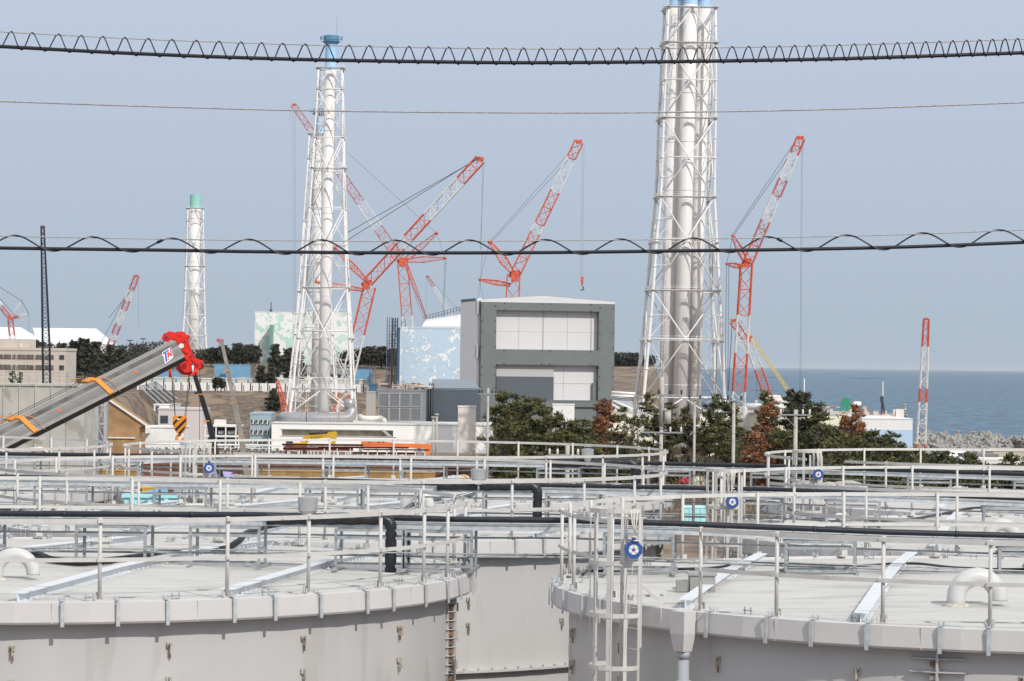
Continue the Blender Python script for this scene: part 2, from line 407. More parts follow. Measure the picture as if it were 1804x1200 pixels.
    if ladder is not None:
        a = ladder; r0 = Vector((math.cos(a), math.sin(a), 0)); t = Vector((-math.sin(a), math.cos(a), 0)); ctr = pol(c, 7.38, a, 0)
        cg = MB()
        for z in (1.30, .60, -.10, -.80, -1.5, -2.2, -2.9, -3.6):
            n = 14; ra = .37
            for i in range(n):
                a0 = -math.pi*.62 + math.pi*1.24*i/n; a1 = -math.pi*.62 + math.pi*1.24*(i+1)/n
                p = ctr + (r0*math.cos(a0)+t*math.sin(a0))*ra; q = ctr + (r0*math.cos(a1)+t*math.sin(a1))*ra
                cg.bar((p.x,p.y,TZ+z),(q.x,q.y,TZ+z), .012, .06)
        for i in range(7):
            a0 = -math.pi*.62 + math.pi*1.24*i/6; p = ctr + (r0*math.cos(a0)+t*math.sin(a0))*.358
            cg.bar((p.x,p.y,TZ-3.7),(p.x,p.y,TZ+1.32), .05, .012, upv=tuple(r0*math.cos(a0)+t*math.sin(a0)))
        cgo = cg.build('ladder_cage', rail_m, root)
        ld = MB()
        for sg in (-1, 1):
            p = pol(c, 7.14, a, 0)+t*sg*.22
            ld.bar((p.x,p.y,36),(p.x,p.y,TZ+1.2), .04, .06)
            q = p - r0*.25
            ld.bar((p.x,p.y,TZ+.30),(q.x-t.x*sg*-.15,q.y-t.y*sg*-.15,TZ+.05), .05, .03)
        for i in range(42):
            z = TZ+1.1-.28*i
            if i < 4: continue
            p = pol(c, 7.14, a, z)-t*.22; q = pol(c, 7.14, a, z)+t*.22; ld.tube([p, q], .013, 6)
        for z in (.15, -1.4, -3.): 
            for sg in (-1,1): p = pol(c, 7.14, a, TZ+z)+t*sg*.22; ld.bar(p, p-r0*.4, .04, .03)
        ld.build('ladder', rail_m, cgo)
    return root

def degs(*l): return [R_(x % 360) for x in l]
C1, C2, C3, C4, C5, C6, C8 = (-7.56,44.6), (7.64,42.3), (-3.7,58.2), (-2.9,72.2), (11.0,56.2), (13.2,70.2), (-17.0,71.6)
tA = make_tank(C1, 'large light grey tank at the lower left, its rim ending beside the caged ladder gap', boff=-.25, posts=degs(-85,-72.4,-57.3,-46.1,-33.7,-23.3,-15,0,14,28,42,56,70,84,98,112,126,140,154,168,182,196,210,224,238,252,264),
   vents=[(X_(29,40.9), 41.0, .73, .10, .05)], seam=[R_(-10), R_(60), R_(200)])
GAP2 = (R_(205), R_(222))
tB = make_tank(C2, 'large light grey tank at the lower right with a caged ladder and rainwater hopper', boff=.5, posts=degs(192,180,168,205,222,233.1-.5,248.1-3,257.5-1,270-2,284,298,312,326,340,354,8,22,36,50,64,78,92,106,120,134,148,158),
   vents=[(X_(1726,38.6), 38.6, .84, .128, .08)], ladder=R_(213), seam=[R_(251), R_(20), R_(150)], hatch=(X_(1243,40.6), 40.9, .36), gap=GAP2)
tC = make_tank(C3, 'grey tank in the second row behind the gap between the two front tanks', vents=[(X_(738,62), 62, .75, .12, .0)], detail=2, seam=[R_(-8)])
tD = make_tank(C5, 'grey tank in the second row behind the one with the rainwater hopper', vents=[(X_(1768,52.5), 52.5, .75, .12, .1)], detail=2, ladder=R_(200), gap=(R_(193), R_(207)))
tE = make_tank(C4, 'grey tank in the third row from the front, near the middle of the picture', detail=1, ladder=R_(233), gap=(R_(227), R_(239)))
tF = make_tank(C6, 'grey tank in the third row from the front, in front of the dark bushes', detail=1, ladder=R_(212), gap=(R_(206), R_(218)))
tG = make_tank(C8, 'grey tank in the third row at the left edge beside the pale cyan sheet', detail=1, ladder=R_(300), gap=(R_(295), R_(305)))
# rainwater hopper and downpipe on the right front tank
def hopper(b):
    a = R_(221.5); p = pol(C2, 7.12, a, TZ-.02)
    b.box((p.x, p.y, TZ-.14), (.22,.26,.30), a)
    q = p; h = .11
    b.v += [tuple(pol(C2, 7.12+dx, a, TZ-.28)+Vector((-math.sin(a), math.cos(a), 0))*dy) for dx, dy in ((-.11,-.13),(.11,-.13),(.11,.13),(-.11,.13))]
    n = len(b.v)-4
    b.v += [tuple(pol(C2, 7.12+dx, a, TZ-.52)+Vector((-math.sin(a), math.cos(a), 0))*dy) for dx, dy in ((-.08,-.09),(.08,-.09),(.08,.09),(-.08,.09))]
    for i in range(4): b._f([n+i, n+(i+1)%4, n+4+(i+1)%4, n+4+i])
    b._f([n+4,n+5,n+6,n+7])
part('rain_hopper', gutter_m, tB, hopper)
def down(b):
    p = pol(C2, 7.1, R_(221.5), 0); b.cyl((p.x, p.y, 35), .075, TZ-.5-35, 14); b.cyl((p.x, p.y, TZ-1.0), .10, .10, 14); b.cyl((p.x, p.y, TZ-.62), .085, .1, 14)
part('downpipe', mat('grey_pvc', (.33,.35,.38), .45, var=.08), tB, down)
# fall arresters: blue discs hung from the cage tops
def arrester(tank, c, a, dz, label, scale=1.):
    t = Vector((-math.sin(a), math.cos(a), 0)); r0 = Vector((math.cos(a), math.sin(a), 0))
    p = pol(c, 7.45, a, 0) + t*.48; z = TZ+dz
    root = thing('fall_arrester', (p.x, p.y, z), label, 'safety reel', 'blue fall arrester reels on the ladder cages')
    f = Vector((0,-1,0)) 
    b = MB(); n = 9; pts = []
    for i in range(18):
        rr = .125 if i % 2 else .115; aa = 2*math.pi*i/18; pts.append((p.x+rr*math.cos(aa), p.y-.05, z+rr*math.sin(aa)))
    b.prism(pts, (0,.09,0)); b.box((p.x, p.y, z+.14), (.05,.05,.06)); b.build('reel_housing', blue_m, root)
    b = MB(); b.tube([(p.x, p.y-.053, z), (p.x, p.y-.058, z)], .066, 20)
    b.m = 1; b.tube([(p.x, p.y-.058, z), (p.x, p.y-.064, z)], .022, 12)
    for k in range(5):
        aa = 2*math.pi*k/5+.3; b.bar((p.x+.03*math.cos(aa), p.y-.0595, z+.03*math.sin(aa)), (p.x+.063*math.cos(aa), p.y-.0595, z+.063*math.sin(aa)), .007, .003, upv=(0,1,0))
    b.build('reel_label', [white_m, blue_m], root)
    b = MB(); b.tube([(p.x, p.y, z+.16), (p.x+.01, p.y, TZ+1.02)], .008, 6)
    for dx in (-.04, .0, .05): b.tube([(p.x+dx, p.y-.02, TZ+1.33), (p.x+dx*.6, p.y-.06, TZ+1.15), (p.x+.02, p.y-.05, TZ+1.0)], .011, 6)
    for k in range(2): b.lathe((p.x+.03*k, p.y-.05, TZ+.96-.05*k), [(.03,0),(.045,.01),(.03,.02)], 10)
    b.tube([(p.x, p.y, z-.12), (p.x-.10, p.y, TZ-.6)], .005, 5)
    b.build('rope', mat('rope', (.65,.62,.55), .8), root)
arrester(tB, C2, R_(213), .80, 'blue reel with white disc hanging in the nearest ladder cage')
arrester(tD, C5, R_(200), .72, 'blue reel hanging in the ladder cage of the second row')
arrester(tF, C6, R_(212), .78, 'blue reel hanging in the ladder cage in front of the bushes')
arrester(tE, C4, R_(233), .75, 'blue reel hanging in the ladder cage left of centre in the third row')
# ---------------------------------------------------------------- pipe racks
def rack(pts, trest, hgt, label, plabel, rpipe, bulky=None, gname='galvanised racks crossing the tank roofs'):
    """pts: (px,py,Y) of the pipe axis"""
    P = [at(*p) for p in pts]
    mid = P[len(P)//2]
    root = thing('pipe_rack', (mid.x, mid.y, TZ), label, 'pipe rack', gname)
    b = MB()
    for i in range(len(P)-1):
        dz = Vector((0, .05, -rpipe-.07)); b.bar(P[i]+dz, P[i+1]+dz, .36, .012)
        for sy in (-.18, .18): b.bar(P[i]+dz+Vector((0,sy,-.0)), P[i+1]+dz+Vector((0,sy,-.0)), .012, .09)
        for sy in (-.185, .185): b.bar(P[i]+dz+Vector((0,sy-.01,.045)), P[i+1]+dz+Vector((0,sy-.01,.045)), .03, .008)
    b.build('cable_tray', galv_l, root)
    b = MB()
    for (oy, oz, rr_) in ((.30, -.30, .016), (-.24, -.52, .012), (.26, -.60, .02)):
        b.tube([P[i]+Vector((0, oy, oz+.01*math.sin(i*2.1))) for i in range(len(P))], rr_, 6)
    b.build('conduit', galv, root)
    def zat(x):
        for i in range(len(P)-1):
            if P[i].x <= x <= P[i+1].x: t = (x-P[i].x)/(P[i+1].x-P[i].x); return P[i].lerp(P[i+1], t)
        return P[0] if x < P[0].x else P[-1]
    for px in trest:
        x = X_(px, mid.y); q = zat(x); zt = q.z-rpipe-.12; zb = TZ+.10; w_ = .53; d_ = .22
        t = MB()
        for sx in (-1, 1):
            for sy in (-1, 1):
                xx = x+sx*w_+(.06 if sy > 0 else 0); yy = q.y+.05+sy*d_
                t.bar((xx, yy-.018, zb), (xx, yy-.018, zt), .045, .006, upv=(0,1,0)) ; t.bar((xx-.02, yy, zb), (xx-.02, yy, zt), .006, .04, upv=(0,1,0)); t.bar((xx+.02, yy, zb), (xx+.02, yy, zt), .006, .04, upv=(0,1,0))
            for zz in (zb+(zt-zb)*.42,): t.bar((x+sx*w_, q.y+.05-d_, zz), (x+sx*w_+.06, q.y+.05+d_, zz), .04, .04)
            t.bar((x+sx*w_, q.y-.5, zb-.03), (x+sx*w_+.1, q.y+.6, zb-.03), .05, .05)
        for sy in (-1, 1):
            for zz in (zt-.02, zb+(zt-zb)*.76, zb+.01): t.bar((x-w_, q.y+.05+sy*d_-.02, zz), (x+w_, q.y+.05+sy*d_-.02, zz), .02, .042)
        t.bar((x-w_-.1, q.y+.05+d_+.1, zb-.02), (x+w_+.1, q.y+.05+d_+.1, zb-.02), .08, .05)
        t.build('trestle', galv, root)
    pr = thing('insulated_pipe', (mid.x, mid.y, mid.z), plabel, 'pipe', 'black insulated pipes on the racks')
    b = MB(); b.tube(P, rpipe, 12)
    for i in range(len(P)-1):
        n = int((P[i+1]-P[i]).length/1.9)
        for k in range(n): q = P[i].lerp(P[i+1], (k+.5)/n); u = (P[i+1]-P[i]).normalized(); b.tube([q-u*.03, q+u*.03], rpipe*1.06, 12)
    b.build('pipe', cable_m, pr)
    if bulky:
        x0, x1, pyb, drop, r2, capx = bulky
        A = at(x0, pyb, mid.y-.15); B = at(x1, pyb, mid.y-.15)
        bb = MB(); rs = []; pts = []
        n = int((B.x-A.x)/.16)
        for k in range(n+1):
            pts.append(A.lerp(B, k/n)); rs.append(r2*(.92 if k % 2 else 1.03))
        for k in range(1, 6):
            a = math.pi/2*k/5; pts.append(B+Vector((math.sin(a)*r2*1.4, 0, -(1-math.cos(a))*r2*1.4))); rs.append(r2)
        z = B.z-r2*1.4; 
        while z > TZ+.1: z -= .14; pts.append(Vector((B.x+r2*1.4, B.y, z))); rs.append(r2*(.95 if int(z*100) % 2 else 1.02))
        bb.tube(pts, rs, 14); bb.build('wrapped_elbow', black_m, pr)
        V = at(capx, pyb, mid.y-.3)
        vr = thing('air_valve_cover', (V.x, V.y, V.z), 'silver bucket shaped valve cover over the ' + plabel, 'valve cover', 'silver valve covers on the pipes')
        b = MB(); b.lathe((V.x, V.y, V.z), [(.0,.02),(.06,.02),(.13,.12),(.150,.13),(.158,.34),(.0,.36)], 24, smooth=False); b.build('cover', mat('brushed_metal', (.5,.5,.5), .35, metal=.6, var=.05), vr)
        b = MB(); b.tube([V+Vector((0,0,.02)), V+Vector((0,0,-.1))], .02, 6); b.tube([V+Vector((-.08,0,.36)), V+Vector((-.08,0,.40)), V+Vector((.08,0,.40)), V+Vector((.08,0,.36))], .008, 5); b.build('cover_handle', galv, vr)
rack([(-260,903,44),(0,905,44),(450,907,44),(800,915,44),(1000,917,44),(1192,922.5,44),(1304,927,44),(1566,937.5,44),(1804,944,44),(2050,952,44)], [-60,202,402,657,775,1128,1447,1822], .8,
     'galvanised pipe rack nearest the camera crossing both front tanks', 'nearest black pipe, crossing both front tanks', .047, bulky=(470,675,915,1,.088,542))
rack([(-300,836,58),(0,839.6,58),(312,844.5,58),(591,846,58),(765,852,58),(952,854.5,58),(1200,859.5,58),(1351,862,57.5),(1520,867.5,57),(1804,879,57),(2050,887,57)], [112,322,588,690,900,1010,1330,1494,1765], .8,
     'galvanised pipe rack over the second row of tanks', 'second black pipe, over the second tank row', .043, bulky=(770,935,856,1,.10,843))
rack([(-300,796,72),(0,799.6,72),(324,803,72),(522,806,72),(838,809.6,72),(1122,815.5,72),(1338,820.5,72),(1480,824.6,71),(1620,829,70.5),(1804,835,70),(2100,846,70)], [30,210,420,610,748,985,1180,1360,1622,1800], .8,
     'galvanised pipe rack over the third row of tanks', 'third black pipe, over the farthest tank row', .05, bulky=(965,1108,815,1,.12,1035))
# hoses lying on the roofs
def hose(c, pts, r, label, m=cable_m, ribs=False, lift=.0):
    P = []
    for i in range(len(pts)-1):
        for k in range(8 if not ribs else 40): P.append(Vector(pts[i]).lerp(Vector(pts[i+1]), k/(8 if not ribs else 40)))
    P.append(Vector(pts[-1]))
    # smooth
    for _ in range(6 if not ribs else 80):
        P = [P[0]]+[(P[i-1]+P[i]*2+P[i+1])/4 for i in range(1, len(P)-1)]+[P[-1]]
    b = MB(); rs = [r*(1.08 if (ribs and i % 2) else .96) for i in range(len(P))]
    b.tube(P, rs, 10); o = b.build('hose', m, None, org=P[len(P)//2]); tag(o, label, 'hose', 'hoses on the tank roofs'); return o
def onroof(c, px, py, h=.06):
    d = _dir(px, py); t = -3.2/d.z; p = Vector((d.x*t, d.y*t, 0)); return Vector((p.x, p.y, roof_z(c, p.x, p.y)+h))
hose(C1, [onroof(C1,58,990,.07), onroof(C1,90,1000), onroof(C1,140,1004), onroof(C1,200,999), onroof(C1,250,992), onroof(C1,290,983), onroof(C1,345,979), onroof(C1,400,976,.09), onroof(C1,422,972,.2), onroof(C1,432,965,.28), onroof(C1,470,957,.36), onroof(C1,500,957,.42), onroof(C1,560,952,.5)], .05, 'thick ribbed black hose lying across the roof of the lower left tank', mat('black_ribbed_hose', (.01,.01,.012), .45, var=.3), True)
hose(C2, [onroof(C2,1026,1010,.05), onroof(C2,1036,1004,.06), onroof(C2,1060,1004,.05), onroof(C2,1180,1002,.04), onroof(C2,1260,1000,.03), onroof(C2,1310,993), onroof(C2,1370,994), onroof(C2,1470,1003), onroof(C2,1530,1004), onroof(C2,1570,999), onroof(C2,1620,999), onroof(C2,1680,1011), onroof(C2,1760,1016), onroof(C2,1850,1012)], .022, 'thin black hose winding over the roof of the lower right tank')
hose(C5, [onroof(C5,1320,912,.1), onroof(C5,1350,892,.16), onroof(C5,1365,890,.16), onroof(C5,1400,900,.06), onroof(C5,1440,914,.04), onroof(C5,1500,920,.04), onroof(C5,1600,918,.04), onroof(C5,1660,904,.06), onroof(C5,1710,894,.08), onroof(C5,1804,896,.08)], .03, 'black hose arching over the roof of the second row tank on the right')
hose(C3, [onroof(C3,715,903,.05), onroof(C3,727,895,.12), onroof(C3,742,898,.08), onroof(C3,750,893,.1), onroof(C3,765,884,.14), onroof(C3,800,880,.14), onroof(C3,835,874,.14)], .055, 'short thick grey hose beside the vent on the second row tank', mat('grey_hose', (.09,.095,.11), .5))
# ---------------------------------------------------------------- overhead wires
def wirepts(l, Y):
    P = [at(x, y, Y) for x, y in l]
    # Catmull-Rom
    out = []
    for i in range(len(P)-1):
        p0 = P[max(i-1,0)]; p1 = P[i]; p2 = P[i+1]; p3 = P[min(i+2, len(P)-1)]
        for k in range(14):
            t = k/14; out.append(.5*((2*p1)+(p2-p0)*t+(2*p0-5*p1+4*p2-p3)*t*t+(3*p1-p0-3*p2+p3)*t**3))
    return out+[P[-1]]
def interp(P, x):
    for i in range(len(P)-1):
        if P[i].x <= x <= P[i+1].x: t = (x-P[i].x)/(P[i+1].x-P[i].x); return P[i].lerp(P[i+1], t)
    return None
def aerial(Y, cab, mes, crests, rc, rm, rh, label, splices=()):
    root = thing('aerial_cable', at(902, cab[len(cab)//2][1], Y), label, 'cable', 'aerial cables strung across the view')
    A = wirepts(cab, Y); B = wirepts(mes, Y)
    part('cable', cable_m, root, lambda b: b.tube(A, rc, 10)); part('messenger_wire', wire_m, root, lambda b: b.tube(B, rm, 6))
    H = []; dim = 16
    for i in range(len(crests)-1):
        for k in range(dim):
            t = k/dim; px = crests[i]+(crests[i+1]-crests[i])*t; x = X_(px, Y)
            a = interp(A, x); m_ = interp(B, x)
            if a is None or m_ is None: continue
            top = m_.z+rm+rh*.6; bot = a.z-rc-rh*.6; ph = 2*math.pi*t
            cz = math.cos(ph); dep = math.sin(ph)*(rc+rh)*1.15
            H.append(Vector((x, Y-dep, (top+bot)/2+(top-bot)/2*cz)))
    part('spiral_hanger', cable_m, root, lambda b: b.tube(H, rh, 6))
    for px in splices:
        x = X_(px, Y); q = min(H, key=lambda h: abs(h.x-x)); i = H.index(q)
        part('splice', cable_m, root, lambda b: b.tube([H[i-1], H[i]], rh*1.9, 8))
c1 = [0]*0
cr = [-80,-34,12,48,95,135,173,212,253,295,338,378,417,453,490,530]
cr2 = [530,568,607,643,680,713,747,783,818,852,883,915,947,980,1015,1048,1082]
cr3 = [1082,1113,1141,1168,1196,1225,1253,1283,1312,1339,1366,1393,1418,1445,1472,1498,1524,1549,1574,1599,1624,1648,1672,1696,1719,1742,1764,1786,1808,1830,1852]
aerial(22, [(-120,76),(0,82),(250,95),(500,104),(700,108),(900,110.5),(1100,109.5),(1300,107),(1500,103),(1804,93),(1950,87)],
       [(-120,48),(0,56),(250,69),(500,78),(700,83),(900,86),(1100,86),(1300,83.5),(1500,79),(1804,69),(1950,63)], cr+cr2[1:]+cr3[1:], .0145, .0045, .0052, 'upper black aerial cable with a tight spiral hanger')
aerial(20, [(-200,432),(0,437),(300,441),(450,443.5),(700,445.5),(960,445),(1200,442),(1400,439.5),(1600,435),(1804,427),(1990,419)],
       [(-200,410),(0,416),(300,421.5),(450,423.5),(700,425),(960,424),(1200,421.5),(1400,418),(1600,413),(1804,405),(1990,397)],
       [-240,-112,23,160,300,435,564,694,824,958,1090,1218,1349,1488,1622,1756,1890,1985], .0125, .0038, .0058, 'lower black aerial cable with a loose spiral hanger', splices=(284,1376))
b = MB(); b.tube(wirepts([(-150,174),(0,178.5),(250,187),(500,194),(700,197),(900,198.5),(1100,198.5),(1300,196),(1500,191.5),(1804,180.5),(1950,175)], 21), .0062, 6)
o = b.build('aerial_wire', wire_m, None, org=at(902,198,21)); tag(o, 'bare grey steel wire strung between the two black cables', 'wire')
# ---------------------------------------------------------------- lattice stacks
def rot2(x, y, a): return x*math.cos(a)-y*math.sin(a), x*math.sin(a)+y*math.cos(a)
def tower(name, Y, label, lv, rot, flues, fr, capm, captop, cap0, legr, plats, xb, cat='exhaust stack', basez=10., capring=True, deco=True):
    """lv: list of (py, centre px, half width px) from the top down"""
    s = S_(Y); L = [(Z_(cx, py, Y), X_(cx, Y), hw*s) for py, cx, hw in lv]
    c0 = L[-1]; root = thing(name, (c0[1], Y, basez), label, cat, 'exhaust stacks in lattice towers')
    def corner(i, k, l=None):
        z, x, h = l or L[i]; sx, sy = ((-1,-1),(1,-1),(1,1),(-1,1))[k]; dx, dy = rot2(sx*h, sy*h, rot); return Vector((x+dx, Y+dy, z))
    n = len(L)
    for k in range(4):
        b = MB(); pts = [corner(i, k) for i in range(n)]
        d = (pts[-1]-pts[-2]).normalized(); 
        if pts[-1].z > basez: pts.append(pts[-1]+d*((basez-pts[-1].z)/d.z))
        rs = [legr*(.62+.38*i/(n-1)) for i in range(n)]+[legr]
        b.tube(pts, rs[:len(pts)], 8)
        for i in range(len(pts)-1):
            for t in (.0,.5): q = pts[i].lerp(pts[i+1], t); u = (pts[i+1]-pts[i]).normalized(); b.tube([q-u*.12, q+u*.12], rs[i]*1.45, 8)
        b.build('leg', lat_w, root)
    b = MB(); g = b
    for k in range(4):
        for (i, j, kind) in xb:
            A0, A1 = corner(i, k), corner(i, (k+1)%4); B0, B1 = corner(j, k), corner(j, (k+1)%4)
            r1 = legr*.38; r2 = legr*.20
            if kind == 'X':
                mid = None
                d = (A1-A0).length; e = (B1-B0).length; t = d/(d+e)
                C = A0.lerp(B1, t)
                b.tube([A0, B1], r1, 6); b.tube([A1, B0], r1, 6)
                M0 = A0.lerp(B0, t); M1 = A1.lerp(B1, t)
                b.tube([M0, M1], r1*.9, 6)
                for (P, M_, Q) in ((A0, M0, C), (A1, M1, C), (B0, M0, C), (B1, M1, C)):
                    h = P.lerp(Q, .5); b.tube([M_, h], r2, 5); Lg = P.lerp(M_, .5); b.tube([Lg, h], r2*.8, 5)
                g.tube([C-Vector((0,0,.9)), C+Vector((0,0,.9))], r1*1.6, 6)
            elif kind == 'L':
                C = A0.lerp(A1, .5); b.tube([C, B0], r1, 6); b.tube([C, B1], r1, 6)
                for (P, Q) in ((A0, B0), (A1, B1)): h = C.lerp(Q, .5); b.tube([P, h], r2, 5); b.tube([P.lerp(Q, .5), h], r2*.7, 5)
            b.tube([A0, A1], r1, 6)
            for P in (A0, A1): g.tube([P-Vector((0,0,.5)), P+Vector((0,0,.5))], legr*.85, 6)
        b.tube([corner(n-1, k), corner(n-1, (k+1)%4)], legr*.45, 6)
    b.build('bracing', lat_w, root)
    for i in plats:
        z, x, h = L[i]; b = MB(); o_ = .55 + h
        for k in range(4):
            P = corner(i, k, (z+.25, x, o_)); Q = corner(i, (k+1)%4, (z+.25, x, o_)); b.bar(P, Q, .8, .10)
            for hh in (.6, 1.15): b.bar(P+Vector((0,0,hh)), Q+Vector((0,0,hh)), .05)
            m_ = max(3, int((Q-P).length/1.6))
            for t in range(m_): q = P.lerp(Q, t/m_); b.bar(q, q+Vector((0,0,1.2)), .05)
        b.build('platform', lat_w, root)
    # flues
    for (dx, dy) in flues:
        ox, oy = rot2(dx, dy, rot); zt = Z_(lv[0][1], captop, Y); zc = Z_(lv[0][1], cap0, Y)
        xt, xb_ = L[0][1]+ox, L[-1][1]+ox
        def px_(z): t = (z-L[-1][0])/(L[0][0]-L[-1][0]); return xb_+(xt-xb_)*t
        b = MB(); z = basez; pts = []
        b.tube([(px_(basez), Y+oy, basez), (px_(zc), Y+oy, zc)], fr, 28)
        zz = basez+8
        while zz < zc-3: b.tube([(px_(zz), Y+oy, zz), (px_(zz+.3), Y+oy, zz+.3)], fr*1.02, 28); zz += 13.
        fl = b.build('flue', stack_w, root)
        b = MB(); b.tube([(px_(zc), Y+oy, zc), (px_(zt), Y+oy, zt)], fr*.985, 28, caps=False); b.build('flue_cap', capm, fl)
        if capring:
            b = MB(); q = (px_(zt), Y+oy, zt)
            b.lathe(q, [(fr,-2.6),(fr*1.45,-2.15),(fr*1.55,-1.9),(fr*1.3,-1.8),(fr*1.3,0),(fr*1.05,0)], 24, smooth=False)
            for k in range(16):
                a = 2*math.pi*k/16; b.bar((q[0]+fr*1.9*math.cos(a), q[1]+fr*1.9*math.sin(a), zt-1.7), (q[0]+fr*1.9*math.cos(a), q[1]+fr*1.9*math.sin(a), zt-.4), .08)
            b.lathe(q, [(fr*1.86,-.5),(fr*1.94,-.5),(fr*1.94,-.4),(fr*1.86,-.4)], 24); b.lathe(q, [(fr*1.86,-1.0),(fr*1.94,-1.0),(fr*1.94,-.9),(fr*1.86,-.9)], 24)
            b.tube([(q[0]+fr*.9, q[1], zt), (q[0]+fr*.9, q[1], zt+6)], .05, 5)
            b.build('top_walkway', mat('stack_blue_walkway', (.10,.26,.40), .5) if capm is stack_b else capm, fl)
    # ladder along one corner
    b = MB(); z0, z1 = basez, L[0][0]
    P = corner(0, 0, (L[0][0], L[0][1], L[0][2]*.55)); Q = corner(n-1, 0, (L[-1][0], L[-1][1], L[-1][2]*.5))
    for dx in (-.35, .35): b.bar(P+Vector((dx,0,0)), Q+Vector((dx,0,0)), .09)
    m_ = int((P.z-Q.z)/1.1)
    for i in range(m_): q = P.lerp(Q, i/m_); b.bar(q-Vector((.35,0,0)), q+Vector((.35,0,0)), .07)
    b.build('ladder', lat_w, root)
    return root
LL = [(122,576,20.5),(158,576,21.5),(200,575.5,23),(243,575,25),(298,574.5,27),(367,574,30),(433,573.5,33.5),(508,573.5,37.5),(597,572.5,45),(685,571,51),(728,570.5,55)]
tw1 = tower('exhaust_stack', 895, 'white lattice stack with one flue and a pale blue top, nearest on the left', LL, .01, [(0,0)], 1.86, stack_b, 63, 124, .45, (0,4,7,8,9),
   [(0,1,'L'),(1,3,'X'),(3,5,'X'),(5,7,'X'),(7,9,'X'),(9,10,'L')])
L2_ = [(237,552.5,12),(280,552.5,14),(330,552.5,17),(390,552.5,20),(450,552.5,23),(515,552.5,27),(590,552.5,32),(665,552,39),(735,552,46)]
tower('exhaust_stack', 1150, 'white lattice stack standing directly behind another one, only its left edge clear', L2_, .03, [(1.4,0)], 2.15, stack_b, 192, 238, .45, (0,4,5,6),
   [(0,1,'L'),(1,3,'X'),(3,5,'X'),(5,7,'X'),(7,8,'L')])
L3_ = [(368,340.5,13.5),(390,340.5,14),(428,340.5,14.5),(470,341,15.5),(512,341,16.5),(555,341,18),(590,341,19.5),(635,342,22),(690,342,27)]
tower('exhaust_stack', 1700, 'white lattice stack with a sea green top, smallest of the four stacks', L3_, .15, [(0,0)], 3.3, stack_g, 343, 368, .62, (0,3,4),
   [(0,1,'L'),(1,3,'X'),(3,5,'X'),(5,7,'X'),(7,8,'L')], basez=22, capring=False)
L4_ = [(a_, b_-6.5, c_) for a_, b_, c_ in [(18,1214.5,41),(80,1213.5,43),(145,1212.5,44.3),(212,1211.5,45.3),(281,1210.5,46),(350,1209.5,47),(430,1208,53),(514,1208,58),(602,1207,64),(700,1205,70.5),(748,1204,74)]]
f4 = 3.75
tower('exhaust_stack', 760, 'tall white lattice tower around four flues, cut by the top of the picture', L4_, .045, [(-.15,-f4),(f4,.1),(.15,f4),(-f4,-.1)], 1.87, stack_b, -40, 12, .48, (0,1,3,5,6,7,8),
   [(0,1,'L'),(1,3,'X'),(3,5,'X'),(5,7,'X'),(7,9,'X'),(9,10,'L')], basez=10)
# ---------------------------------------------------------------- cranes
def lat(b, P, Q, w0, w1, mats=(0,), rc=.16, rl=.09, seg=None, dep=None, axis=(0,1,0), n4=6):
    """lattice boom: four chords with zigzag lacing, the colour bands taken from mats"""
    P, Q = Vector(P), Vector(Q); d = (Q-P); Ln = d.length; d.normalize()
    ax = Vector(axis); r = d.cross(ax).normalized(); ax = r.cross(d).normalized()
    def cr_(t, k):
        w = w0+(w1-w0)*t; wy = w if dep is None else dep
        sx, sy = ((-1,-1),(1,-1),(1,1),(-1,1))[k]; return P.lerp(Q, t) + r*sx*w/2 + ax*sy*wy/2
    seg = seg or max(3, int(Ln/((w0+w1)/2)/1.0)); nb = len(mats)
    for i in range(seg):
        t0, t1 = i/seg, (i+1)/seg; b.m = mats[min(nb-1, int((t0+t1)/2*nb))]
        for k in range(4): b.tube([cr_(t0,k), cr_(t1,k)], rc, n4, caps=False)
        for k in range(4):
            a, c_ = (k, (k+1)%4) if i % 2 else ((k+1)%4, k)
            b.tube([cr_(t0,a), cr_(t1,c_)], rl, 4, caps=False)
        if i % 2 == 0:
            for k in range(4): b.tube([cr_(t0,k), cr_(t0,(k+1)%4)], rl, 4, caps=False)
    b.m = mats[-1]
CG = 'lattice cranes around the reactor buildings'
def rope(b, P, Q, r): b.tube([P, Q], r, 4, caps=False)
def crane_base(root, x, Y, z, mt, s=1.0):
    b = MB()
    for sx in (-1,1): b.box((x+sx*3.6*s, Y, z+.8*s), (1.4*s, 10*s, 1.6*s))
    b.box((x, Y, z+1.2*s), (6*s,4*s,1*s)); b.build('crawler_track', dark, root)
    b = MB(); b.box((x, Y+1.5*s, z+3.2*s), (3.6*s,9*s,2.6*s)); b.box((x+2.3*s, Y-2.2*s, z+3.*s), (1.2*s,2.2*s,2.2*s)); b.build('machinery_house', mt, root)
    b = MB(); 
    for k in range(4): b.box((x, Y+7*s, z+2.2*s+k*.85*s), (7*s,1.8*s,.8*s))
    b.build('counterweight', dark, root)
RW = [cr_red, cr_wht, cr_red2, cr_yel, cr_blue]
def head(b, p, s, d):
    b.m = 0; b.box(p, (s*1.2, s*.8, s*1.0), .3)
    for k in (-1,1): b.tube([Vector(p)+Vector((k*s*.5, -s*.5, s*.2)), Vector(p)+Vector((k*s*.5, s*.5, s*.2))], s*.45, 10)
